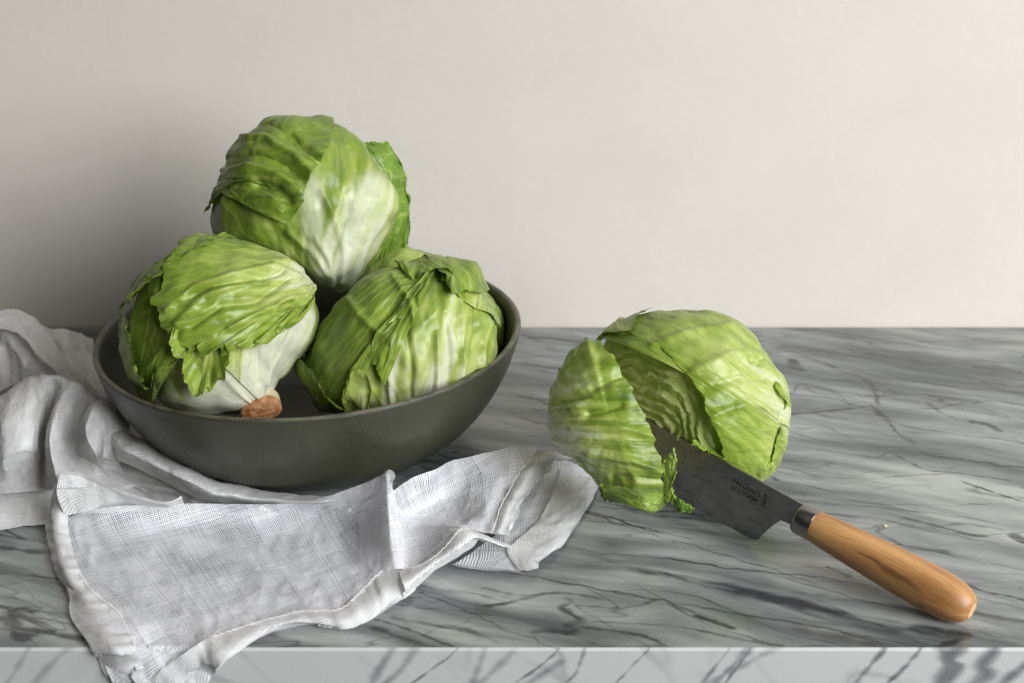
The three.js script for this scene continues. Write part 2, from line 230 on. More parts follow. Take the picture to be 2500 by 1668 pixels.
// One leaf: it fans from `base` to the curve `edge` over the ball; veins run with the fan.
function leaf(b, parent, o, seed) {
  const nu = o.nu ?? 170, nv = o.nv ?? 110, R = rng(seed * 977 + 3);
  const B = b.flat(...o.base), F = evenly(o.edge, nu + 1).map(([x, y]) => b.flat(x, y)), E = F.map((f) => b.unflat(...f)), mid = o.mid ?? 0.5;
  const len = F.map((f) => { let l = 0, q = b.unflat(...B); for (let i = 1; i <= 8; i++) { const w = b.unflat(lerp(B[0], f[0], i / 8), lerp(B[1], f[1], i / 8)); l += w.angleTo(q); q = w; } return l; });
  let span = 0; for (let i = 1; i <= nu; i++) span += E[i].angleTo(E[i - 1]); span *= b.mean;
  const veins = []; const nV = Math.round((o.veins ?? 9) * 1.5);
  for (let i = 0; i < nV; i++) veins.push([(i + 0.5 + (R() - 0.5) * 0.5) / nV, 0.02, R() * 50, 1]);
  for (let i = 0; i < nV * 2.5; i++) veins.push([R(), 0.35 + R() * 0.35, R() * 50, 0.6]);
  const relief = o.relief ?? 1, fold = o.fold ?? 1, frill = o.frill ?? 1, layer = o.layer ?? 0, lift = o.lift ?? 0.002, tone = o.tone ?? 0, pale = o.pale ?? [0.15, 0.6], lump = o.lump ?? 0.005;
  const data = [];
  for (let j = 0; j <= nv; j++) for (let i = 0; i <= nu; i++) {
    const u = i / nu, f = F[i], L = len[i];
    const tooth = 1 + (o.tooth ?? 0.012) * (fbm(u * span / 0.010, seed, 2, 3)) * 1.6;
    const s0 = j / nv, s = Math.pow(s0, 0.9), q_ = s * lerp(1, tooth, ss(.5, 1, s));
    const d = b.unflat(lerp(B[0], f[0], q_), lerp(B[1], f[1], q_));
    const um = (u - mid) * span * Math.max(0.12, s), sm = s * L * b.mean;
    let r = b.radius(d) + layer + lumps(b, d, o.lumpSeed ?? 0, lump);
    // folds along the leaf, veins, crinkle, edge
    const wob = 0.012 * fbm(sm / 0.03, u * 3, seed, 2);
    const f1 = 1 - Math.abs(ns((um + wob) / 0.026, sm / 0.11, seed * 3.1)) * 2.2, f2 = ns((um + wob * 2) / 0.012, sm / 0.07, seed * 1.7);
    const grow = ss(0.05, 0.45, s);
    r += fold * grow * (0.0016 * f1 + 0.0006 * f2 - 0.0008);
    let vein = 0;
    for (const [v0, st, w, str] of veins) {
      if (s < st) continue;
      const du = Math.abs(u - v0 - 0.03 * fbm(s * 4, w, 3, 2)) * span * Math.max(0.05, s);
      if (du < 0.005) vein = Math.max(vein, str * Math.exp(-((du / 0.00075) ** 2)) * ss(st, st + 0.1, s));
    }
    const rib = Math.exp(-(((u - mid) * span / (0.016 * (1 - 0.75 * s))) ** 2)) * (1 - ss(0.2, 0.9, s));
    r += relief * (vein * 0.00040 + rib * (o.rib ?? 0.0018));
    const crk = fbm(d.x * b.mean / 0.0042, d.y * b.mean / 0.0042, d.z * b.mean / 0.0042 + seed, 2);
    r += relief * ss(0.15, 0.6, s) * (0.00026 * crk - 0.0001 * vein);
    const edge = Math.max(ss(0.86, 1, s), o.sides ? Math.max(ss(0.10, 0, u), ss(0.90, 1, u)) * ss(0.2, .6, s) : 0);
    r += lift * ss(0.55, 1, s) ** 2 + frill * edge * edge * (0.0018 * ns(u * span / 0.007, s * 6, seed + 9) + 0.0008 * ns(u * span / 0.003, s * 9, seed + 19));
    const front = d.dot(b.D) > -0.3, [x, y] = b.px(d, r);
    if (front && o.creases) for (const [w, a, pts] of o.creases) { const q = nearLine(pts, x, y); if (q < w * 3) r += a * Math.exp(-((q / w) ** 2)); }
    // colour
    const streak = fbm(um / 0.0065, sm / 0.14, seed * 2.3, 3), blot = fbm(d.x * 5 + seed, d.y * 5, d.z * 5, 3);
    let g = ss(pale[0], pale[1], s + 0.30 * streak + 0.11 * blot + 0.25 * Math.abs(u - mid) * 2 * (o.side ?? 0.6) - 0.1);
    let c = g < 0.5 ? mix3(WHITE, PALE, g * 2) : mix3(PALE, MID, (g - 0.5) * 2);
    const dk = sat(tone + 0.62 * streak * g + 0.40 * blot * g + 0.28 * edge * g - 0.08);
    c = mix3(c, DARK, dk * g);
    c = o.veinDark ? mix3(c, DARK, o.veinDark * vein * g) : mix3(c, PALE, 0.38 * vein * g + 0.25 * rib * g);
    if (front && o.tints) for (const [w, amt, col, pts] of o.tints) { const q = nearLine(pts, x, y) + 8 * streak * 3; if (q < w * 2) c = mix3(c, col, amt * ss(w * 1.6, w * 0.3, q)); }
    const sp = 1 + 0.10 * crk; c = c.map((q) => Math.max(0.004, q * sp));
    const P_ = b.C.clone().addScaledVector(d, r); if (b.held) inBowl(P_); data.push([P_.x, P_.y, P_.z, c]);
  }
  const at_ = parent.position;
  const geo = gridGeometry(nu, nv, (i, j) => { const q = data[j * (nu + 1) + i]; return V(q[0] - at_.x, q[1] - at_.y, q[2] - at_.z); }, (i, j) => data[j * (nu + 1) + i][3], (i, j) => [i / nu * span, j / nv * 0.1]);
  return part(o.name ?? 'leaf', geo, leafMat, parent, o.label);
}
// the packed inside of a head
function heart(b, parent, seed, inset, tone = 0.2, lump = 0.005, clip) {
  const nu = 120, nv = 80, at_ = parent.position, data = [];
  for (let j = 0; j <= nv; j++) for (let i = 0; i <= nu; i++) {
    const t = i / nu * 2 * Math.PI, w = j / nv * Math.PI, d = V(0, 0, 0).addScaledVector(b.R, Math.sin(w) * Math.cos(t)).addScaledVector(b.U, Math.sin(w) * Math.sin(t)).addScaledVector(b.D, Math.cos(w));
    let r = b.radius(d) - inset + lumps(b, d, seed, lump); r += 0.0015 * fbm(d.x * 9, d.y * 5, d.z * 9, 3);
    const p = b.C.clone().addScaledVector(d, r), was = p.clone(); if (clip) clip(p); const sliced = ss(.0005, .003, was.distanceTo(p)); if (b.held) inBowl(p);
    const g = sat(0.6 + fbm(d.x * 6 + seed, d.y * 3, d.z * 6, 3));
    data.push([p.sub(at_), mix3(mix3(mix3(PALE, MID, g), DARK, tone), [.80, .79, .42], sliced)]);
  }
  return part('inner_leaves', gridGeometry(nu, nv, (i, j) => data[j * (nu + 1) + i][0], (i, j) => data[j * (nu + 1) + i][1]), clip ? innerMat : leafMat, parent);
}
const onBottom = (b) => [b.C.x, b.C.y - b.mean * 0.95, b.C.z];

// the head on top of the pile
{
  const b = ball(757, 502, -0.03, [[985, 480], [930, 392], [877, 340], [820, 305], [757, 287], [700, 287], [649, 294], [600, 325], [567, 359], [545, 400], [539, 440], [521, 531], [527, 570], [539, 592], [585, 612], [630, 630], [690, 655], [739, 681], [765, 705], [792, 717], [825, 715], [855, 697], [917, 625], [967, 547], [984, 510]], 1, .003); b.held = true;
  const t = thing('lettuce', 'topmost whole lettuce in the bowl, resting on the others with its white rib showing', 'lettuce', onBottom(b), 'lettuces piled in the bowl');
  const lp = 0.004;
  heart(b, t, 0, 0.006, 0.3, lp);
  const lobe = [[[860, 362, -.040], [900, 425, -.036], [930, 500, -.036], [922, 590, -.040], [892, 652, -.045]], [[884, 350, -.050], [934, 388, -.047], [964, 470, -.044], [960, 565, -.046], [930, 644, -.051]], [[899, 348, -.060], [948, 355, -.063], [988, 430, -.060], [1004, 522, -.058], [984, 628, -.056]]];
  part('leaf', looseLeaf(lobe, t, 11, [.15, .265, .022], .0012), leafMat, t, 'loose dark green outer leaf hanging at the right side');
  leaf(b, t, { base: [818, 716], edge: [[470, 640], [470, 560], [500, 470], [560, 330], [660, 255], [760, 240], [860, 270], [960, 340], [1030, 430], [1050, 500], [1040, 580], [1000, 660]], layer: 0, mid: 0.66, pale: [.07, .54], lump: lp, rib: .003, veins: 11, tone: 0.24, side: 0.8,
    creases: [[9, .0026, [[826, 680], [836, 610], [815, 540], [785, 470]]], [8, .0022, [[806, 690], [800, 630], [770, 580]]], [8, .0022, [[795, 660], [760, 610], [705, 565]]], [12, -.0022, [[845, 600], [850, 520], [835, 470]]]],
    tints: [[34, .75, WHITE, [[820, 700], [840, 600], [870, 500], [900, 460]]], [30, .6, WHITE, [[790, 670], [770, 560], [762, 470]]]] }, 12);
  leaf(b, t, { base: [480, 430], edge: [[620, 262], [760, 250], [815, 262], [815, 310], [800, 360], [782, 410], [762, 440], [748, 462], [738, 495], [722, 528], [706, 536], [696, 520], [700, 490], [680, 465], [650, 446], [611, 447], [575, 460], [545, 487], [520, 520]], layer: 0.0032, lift: 0.0022, mid: 0.4, pale: [-.5, .45], tone: 0.25, lump: lp, fold: 1.5, side: 0, veins: 12,
    creases: [[11, -.0065, [[590, 322], [650, 312], [710, 340], [770, 390], [830, 425]]], [9, .0036, [[600, 340], [660, 345], [720, 385], [765, 430]]], [11, -.0055, [[560, 400], [610, 385], [680, 400], [740, 440]]], [12, -.006, [[640, 452], [680, 462], [708, 490]]], [9, .0022, [[545, 420], [620, 405], [690, 430], [735, 465]]]] }, 13);
}
// the left head, cut stem to the front
{
  const b = ball(545, 800, 0.064, [[785, 767], [758, 694], [710, 652], [631, 620], [560, 598], [484, 597], [423, 624], [356, 665], [325, 710], [308, 767], [308, 820], [320, 880], [345, 935], [385, 985], [439, 1010], [520, 1030], [599, 1030], [650, 1000], [680, 930], [726, 882], [771, 831]]); b.held = true;
  const t = thing('lettuce', 'left whole lettuce in the bowl, frilly leaf above its brown cut stem', 'lettuce', onBottom(b), 'lettuces piled in the bowl');
  const lp = 0.003;
  heart(b, t, 3, 0.007, 0.5, lp);
  leaf(b, t, { base: [618, 985], edge: [[360, 1060], [335, 985], [375, 900], [425, 800], [480, 740], [560, 720], [640, 700]], layer: -0.001, lift: -.006, frill: 0, pale: [.40, 1.2], fold: .3, rib: .004, relief: .25, veins: 3, lump: lp, mid: .55, label: 'white rib of the lower leaf beside the stem' }, 21);
  leaf(b, t, { base: [632, 972], edge: [[462, 800], [560, 690], [700, 590], [790, 620], [850, 720], [850, 800], [800, 880], [730, 940]], layer: 0.0004, lift: -.004, frill: .2, pale: [.24, .86], fold: .35, rib: .004, relief: .5, lump: lp, mid: .42, veins: 4,
    creases: [[9, -.0018, [[628, 930], [622, 880], [617, 820]]], [9, .0026, [[645, 930], [650, 870], [690, 800], [730, 760]]]] }, 22);
  leaf(b, t, { base: [360, 1010], edge: [[400, 620], [450, 700], [460, 790], [455, 850], [435, 880], [410, 880], [395, 900], [385, 935], [375, 960]], layer: 0.002, pale: [-.6, .3], tone: .35, lump: lp, frill: 1.6, tooth: .03, nu: 110, nv: 80 }, 23);
  leaf(b, t, { base: [800, 660], edge: [[700, 585], [600, 560], [520, 585], [470, 620], [430, 670], [410, 720], [405, 765], [418, 796], [440, 812], [447, 838], [470, 856], [486, 838], [508, 858], [530, 842], [552, 856], [566, 834], [590, 838], [606, 822], [628, 830], [642, 808], [660, 814], [676, 796], [694, 800], [706, 778], [722, 752]], layer: 0.005, lift: 0.004, pale: [.06, .78], tone: .02, mid: .35, frill: 2.2, tooth: .022, lump: lp, fold: 1.1, nu: 260, nv: 130, veins: 12, side: .2,
    creases: [[9, .0034, [[420, 760], [480, 710], [560, 680], [660, 655], [720, 680]]], [8, -.0038, [[440, 745], [520, 700], [600, 690], [680, 670]]], [9, .0026, [[440, 790], [500, 730], [560, 705], [620, 690]]], [8, -.0036, [[470, 800], [540, 750], [620, 740], [690, 690]]], [7, -.003, [[640, 800], [680, 770], [720, 750]]], [8, .0028, [[560, 800], [620, 770], [700, 730]]]] }, 24);
  leaf(b, t, { base: [515, 822], edge: [[440, 800], [446, 850], [458, 880], [462, 905], [476, 920], [490, 946], [504, 930], [520, 932], [530, 910], [548, 902], [550, 878], [560, 862], [552, 835]], layer: .0015, lift: .0105, pale: [-.8, .8], tone: -.05, frill: 3.2, tooth: .06, lump: lp, nu: 150, nv: 80, veins: 6, mid: .5, rib: .003, label: 'ruffled pale green leaf tip hanging over the white base' }, 26);
  leaf(b, t, { base: [250, 790], edge: [[600, 580], [550, 592], [522, 618], [490, 652], [470, 648], [455, 668], [432, 660], [420, 690], [398, 688], [384, 712], [362, 728], [350, 752], [344, 783], [354, 835], [366, 870], [384, 925], [380, 985]], layer: 0.004, lift: .006, pale: [-.6, .25], tone: .3, frill: 2.2, tooth: .05, lump: lp, nu: 200, nv: 70, label: 'dark green outer leaf curling away on the left' }, 25);
  // brown cut end
  const sd = b.dir(626, 984), sp = b.C.clone().addScaledVector(sd, b.radius(sd) + .0062), q = new THREE.Quaternion().setFromUnitVectors(V(0, 0, 1), V(.30, -.30, 1).normalize());
  const g = gridGeometry(60, 20, (i, j) => { const a = i / 60 * 2 * Math.PI, s = j / 20, r = Math.min(1, s * 1.35) * .0136 * (1 + .05 * Math.sin(2 * a + 1) + .04 * ns(Math.cos(a) * 2, Math.sin(a) * 2, 3)), z = s < .74 ? .0030 * (1 - (s / .74) ** 3) + .0007 * fbm(Math.cos(a) * r * 300, Math.sin(a) * r * 300, 1, 3) : -(s - .74) * .05; return V(Math.cos(a) * r * 1.1, Math.sin(a) * r * .92, z).applyQuaternion(q).add(sp).sub(t.position); },
    (i, j) => { const a = i / 60 * 2 * Math.PI, s = j / 20, n = fbm(Math.cos(a) * s * 4, Math.sin(a) * s * 4, 8, 4); return s > .8 ? [.5, .42, .26] : [.33 + .15 * n, .155 + .09 * n, .055 + .05 * n]; });
  part('cut_stem', g, hollowMat, t, 'brown dried cut end of the stem');
}
// the right head, crown up
{
  const b = ball(995, 845, 0.050, [[1217, 829], [1216, 788], [1192, 738], [1165, 697], [1151, 656], [1110, 644], [1072, 638], [1013, 648], [950, 658], [896, 670], [843, 717], [805, 764], [782, 811], [765, 860], [762, 930], [790, 985], [850, 1020], [920, 1045], [1000, 1055], [1080, 1040], [1160, 990], [1207, 908]]); b.held = true;
  const t = thing('lettuce', 'right front whole lettuce in the bowl, veins running down from a crinkled crown', 'lettuce', onBottom(b), 'lettuces piled in the bowl');
  const lp = 0.004;
  heart(b, t, 5, 0.006, 0.4, lp);
  leaf(b, t, { base: [1040, 1070], edge: [[700, 980], [735, 880], [790, 770], [850, 690], [930, 640], [1010, 615], [1090, 600], [1170, 640], [1220, 720], [1260, 820], [1260, 920], [1200, 1010]], pale: [.12, .72], tone: .12, lump: lp, fold: 1.3, veins: 14, mid: .6, nu: 220, nv: 130, relief: 1.2, frill: .3,
    creases: [[7, .0026, [[960, 1000], [950, 900], [935, 830]]], [8, .0030, [[1060, 1000], [1065, 900], [1062, 820]]], [9, .0030, [[1120, 990], [1125, 880], [1118, 740]]], [7, -.0030, [[1090, 1000], [1095, 880], [1080, 760]]], [7, -.0026, [[1000, 1000], [1005, 900], [990, 800]]], [8, .0026, [[1170, 980], [1175, 880], [1160, 780]]]] }, 31);
  leaf(b, t, { base: [1075, 640], edge: [[690, 800], [700, 900], [740, 960], [775, 975], [800, 992], [840, 1000], [862, 985], [872, 950], [866, 905], [880, 885], [905, 892], [930, 915], [950, 922], [930, 880], [925, 835], [960, 800], [985, 790], [1000, 760]], layer: .003, lift: .003, pale: [-.5, .35], tone: .28, lump: lp, fold: 1.2, frill: 1.2, tooth: .025, nu: 220, nv: 120, veins: 12, side: .1,
    creases: [[8, .0026, [[855, 735], [890, 780], [925, 810]]], [7, .0022, [[960, 680], [1000, 740], [1010, 790]]]] }, 32);
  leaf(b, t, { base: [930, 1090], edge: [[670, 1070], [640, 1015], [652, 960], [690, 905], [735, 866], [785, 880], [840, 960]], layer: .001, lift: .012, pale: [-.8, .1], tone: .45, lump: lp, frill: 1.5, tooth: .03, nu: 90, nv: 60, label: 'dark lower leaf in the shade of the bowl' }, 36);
  leaf(b, t, { base: [905, 1010], edge: [[862, 985], [858, 950], [868, 915], [882, 895], [905, 905], [918, 935], [915, 965], [905, 995]], layer: .005, lift: .004, pale: [-.1, 1.2], tone: 0, lump: lp, nu: 70, nv: 50, label: 'small pale leaf flap curled up at the tear' }, 33);
  leaf(b, t, { base: [1010, 590], edge: [[960, 640], [985, 690], [1012, 705], [1035, 690], [1058, 683], [1085, 686], [1098, 705], [1090, 728], [1118, 722], [1150, 735], [1180, 700], [1160, 640], [1120, 600]], layer: .005, lift: .004, pale: [-.4, .5], tone: .25, lump: lp, frill: 1.4, nu: 150, nv: 70, side: .1, creases: [[9, -.006, [[1058, 692], [1078, 700]]], [8, .004, [[1040, 690], [1062, 680], [1095, 690]]], [8, -.004, [[1005, 690], [1015, 680]]]] }, 34);
  leaf(b, t, { base: [1150, 760], edge: [[1070, 700], [1085, 640], [1120, 630], [1156, 640], [1185, 690], [1215, 740], [1225, 800]], layer: .003, lift: .002, pale: [-.7, .4], tone: .2, lump: lp, nu: 90, nv: 60, side: .1 }, 35);
}
// the head at the back of the bowl
{
  const b = ball(1030, 800, -0.055, [[1262, 850], [1255, 800], [1235, 765], [1190, 700], [1130, 660], [1060, 622], [1020, 600], [975, 592], [930, 602], [880, 640], [840, 700], [815, 780], [815, 860], [850, 940], [930, 1000], [1030, 1020], [1150, 990], [1230, 920]], .8); b.held = true;
  const t = thing('lettuce', 'pale lettuce at the back of the bowl, mostly hidden by the other three', 'lettuce', onBottom(b), 'lettuces piled in the bowl');
  heart(b, t, 7, 0.006, 0.2);
  leaf(b, t, { base: [860, 780], edge: [[900, 500], [980, 480], [1080, 520], [1180, 600], [1300, 720], [1340, 860], [1280, 980], [1150, 1040]], pale: [-.5, .8], tone: 0, fold: 1, nu: 160 }, 41);
  leaf(b, t, { base: [1240, 960], edge: [[1190, 800], [1205, 752], [1222, 745], [1240, 752], [1262, 800], [1268, 860], [1250, 940]], layer: .0, lift: .001, pale: [.1, 1.0], tone: .05, nu: 90, nv: 60, label: 'rounded leaf showing between the right head and the bowl rim' }, 42);
}

// the head being cut: the larger piece, still whole on the right
const LIP = [[1468, 829], [1500, 818], [1546, 813], [1571, 820], [1596, 830], [1621, 855], [1642, 877], [1664, 902], [1686, 925], [1696, 948], [1710, 965], [1721, 998], [1735, 1020], [1746, 1045], [1757, 1070], [1761, 1098], [1768, 1120], [1775, 1150]];
{
  const b = ball(1690, 985, 0.085, [[1923, 1024], [1923, 970], [1914, 927], [1889, 888], [1857, 852], [1829, 816], [1793, 784], [1746, 765], [1693, 756], [1639, 756], [1579, 763], [1529, 777], [1493, 799], [1460, 850], [1450, 930], [1455, 1010], [1480, 1080], [1540, 1150], [1640, 1195], [1750, 1205], [1840, 1185], [1886, 1149], [1910, 1100]], .95, .0012);
  const t = thing('cut_lettuce', 'larger piece of a sliced lettuce, its pale layered inside showing behind the blade', 'lettuce', onBottom(b));
  const lp = 0.003;
  // plane of the cut through three places on the lip
  const on = (x, y) => { const d = b.dir(x, y); return b.C.clone().addScaledVector(d, b.radius(d)); };
  const p1 = on(1475, 830), p2 = on(1686, 925), p3 = on(1772, 1145), n = p2.clone().sub(p1).cross(p3.clone().sub(p1)).normalize(); if (n.dot(b.D) < 0) n.negate();
  const dist = (p) => p.clone().sub(p1).dot(n);
  const Q = b.C.clone().addScaledVector(n, -dist(b.C));                              // middle of the cut
  const e1 = V(0, 1, 0).addScaledVector(n, -n.y).normalize(), e2 = n.clone().cross(e1), rc = Math.sqrt(Math.max(1e-5, b.mean ** 2 - dist(b.C) ** 2));
  console.log('cut plane', n.toArray().map((v) => v.toFixed(3)).join(), 'radius', rc.toFixed(4), 'centre', Q.toArray().map((v) => v.toFixed(3)).join(), 'C', b.C.toArray().map((v) => v.toFixed(3)).join(), 'r', b.mean.toFixed(4));
  const N = 260, M = 120, data = [];
  for (let j = 0; j <= M; j++) for (let i = 0; i <= N; i++) {
    const a = i / N * 2 * Math.PI, s = j / M, dd = e1.clone().multiplyScalar(Math.cos(a)).addScaledVector(e2, Math.sin(a));
    // reach to the skin along dd
    let lo = 0, hi = b.mean * 1.5; for (let k = 0; k < 22; k++) { const m = (lo + hi) / 2, p = Q.clone().addScaledVector(dd, m).sub(b.C), l = p.length(); if (l < b.radius(p.normalize()) - 0.0012) lo = m; else hi = m; }
    const r = lo * s, x = Math.cos(a) * r, y = Math.sin(a) * r;
    const warp = 0.010 * fbm(x / 0.050, y / 0.050, 3, 3), ph = (r + warp) / 0.0078 + 0.25 * Math.sin(a * 2 + 1), f = ph - Math.floor(ph), ly = Math.floor(ph);
    const saw = f < 0.82 ? f / 0.82 : (1 - f) / 0.18, crk = fbm(x / 0.005, y / 0.009, 4, 3);
    const fade = ss(1, 0.93, s), deep = 0.0045 * ss(.80, .93, s) * ss(1, .95, s) - 0.016 * (1 - s * s) * fade + 0.003 * fbm(x / .03, y / .03, 8, 2) * fade;
    const h = -deep + fade * (0.0038 * saw + 0.0016 * crk - 0.002);
    const yellow = [.63, .71, .18], core = [.82, .83, .46], green = [.40, .56, .08];
    const k = sat(0.35 + 0.8 * (1 - s) + 0.9 * fbm(ly * 3.3, a * 2.0, 5, 2)), col = mix3(mix3(green, yellow, k), core, sat((saw - 0.55) * 1.6 + 0.5 * crk) * (0.35 + 0.65 * k));
    data.push([Q.clone().addScaledVector(dd, r).addScaledVector(n, h).sub(t.position), col]);
  }
  part('cut_face', gridGeometry(N, M, (i, j) => data[j * (N + 1) + i][0], (i, j) => data[j * (N + 1) + i][1]), innerMat, t, 'pale yellow layered leaves of the cut face');
  const clip = (p) => { const q = dist(p) + 0.006 + 0.022 * ss(.05, 0, 0); if (q > 0) p.addScaledVector(n, -q - 0.02 * ss(rc, 0, p.distanceTo(Q))); };
  heart(b, t, 9, 0.004, 0.1, lp, clip);
  leaf(b, t, { base: [2010, 1040], edge: [[1830, 700], [1870, 850], [1889, 945], [1909, 984], [1902, 1041], [1884, 1113], [1850, 1165], [1850, 1230]], layer: .0005, lift: -.001, pale: [-.3, .8], tone: .06, lump: lp, nu: 110, nv: 60, label: 'outermost leaf at the right, parted from the next by a dark slit' }, 52);
  leaf(b, t, { base: [1990, 1090], edge: [[1720, 1230], ...LIP.slice().reverse().map(([x, y]) => [x, y]), [1460, 815], [1470, 760], [1540, 715], [1640, 690], [1760, 700], [1860, 750]], layer: .001, lift: .0012, pale: [-.35, .95], tone: .0, lump: lp, fold: .7, veinDark: .3, mid: .5, nu: 300, nv: 150, veins: 16, side: .1, frill: .55, tooth: .012, relief: .9,
    creases: [[10, -.0030, [[1830, 880], [1850, 878], [1848, 888]]], [9, .0022, [[1600, 850], [1680, 820], [1780, 800]]], [9, .0022, [[1690, 910], [1780, 870], [1860, 870]]], [9, -.0018, [[1720, 950], [1800, 925], [1880, 930]]], [10, .0020, [[1740, 1010], [1820, 985], [1890, 1000]]], [7, -.0045, [[1889, 945], [1909, 984], [1902, 1041], [1884, 1113], [1846, 1162]]]] }, 51);
  leaf(b, t, { base: [1500, 745], edge: [[1440, 860], [1466, 832], [1500, 820], [1545, 813], [1552, 800], [1570, 780], [1600, 762]], layer: .003, lift: .002, pale: [-.4, .6], tone: .12, lump: lp, nu: 90, nv: 50, side: .1, frill: .4, tooth: .004 }, 53);
  // bright torn leaf by the blade
  const loose = [[[1690, 1085, .150], [1712, 1098, .150], [1740, 1112, .152], [1772, 1126, .156]], [[1696, 1062, .140], [1720, 1072, .140], [1745, 1086, .143], [1768, 1104, .148]], [[1712, 1042, .132], [1728, 1050, .130], [1746, 1062, .133], [1760, 1084, .140]]];
  part('leaf', looseLeaf(loose, t, 55, [.34, .50, .05]), leafMat, t, 'bright green torn leaf against the blade');
}
function looseLeaf(rows, t, seed, base, ripple = .0012) {   // rows of [px, py, z]
  const ctl = rows.map((r) => r.map(([x, y, z]) => atZ(x, y, z).toArray())), nu = 70, nv = 60;
  return gridGeometry(nu, nv, (i, j) => { const u = i / nu, v = j / nv, c = along(ctl.map((r) => along(r, u)), v); const e = 1 + 2 * Math.max(ss(.2, 0, u), ss(.8, 1, u), ss(.2, 0, v), ss(.8, 1, v)); const w = ripple * e; return V(c[0] + w * fbm(u * 6, v * 6, seed, 3), c[1] + w * fbm(u * 6, v * 6, seed + 4, 3), c[2] + 1.6 * w * fbm(u * 6, v * 6, seed + 9, 3)).sub(t.position); },
    (i, j) => { const n = fbm(i / 9, j / 22, seed, 3), w = sat(.55 + Math.abs(ns(i / 6 + ns(j / 30, seed) * 2, j / 80, seed + 3)) * 9); return mix3(PALE, base, w).map((c) => c * (1 + .35 * n)); });
}
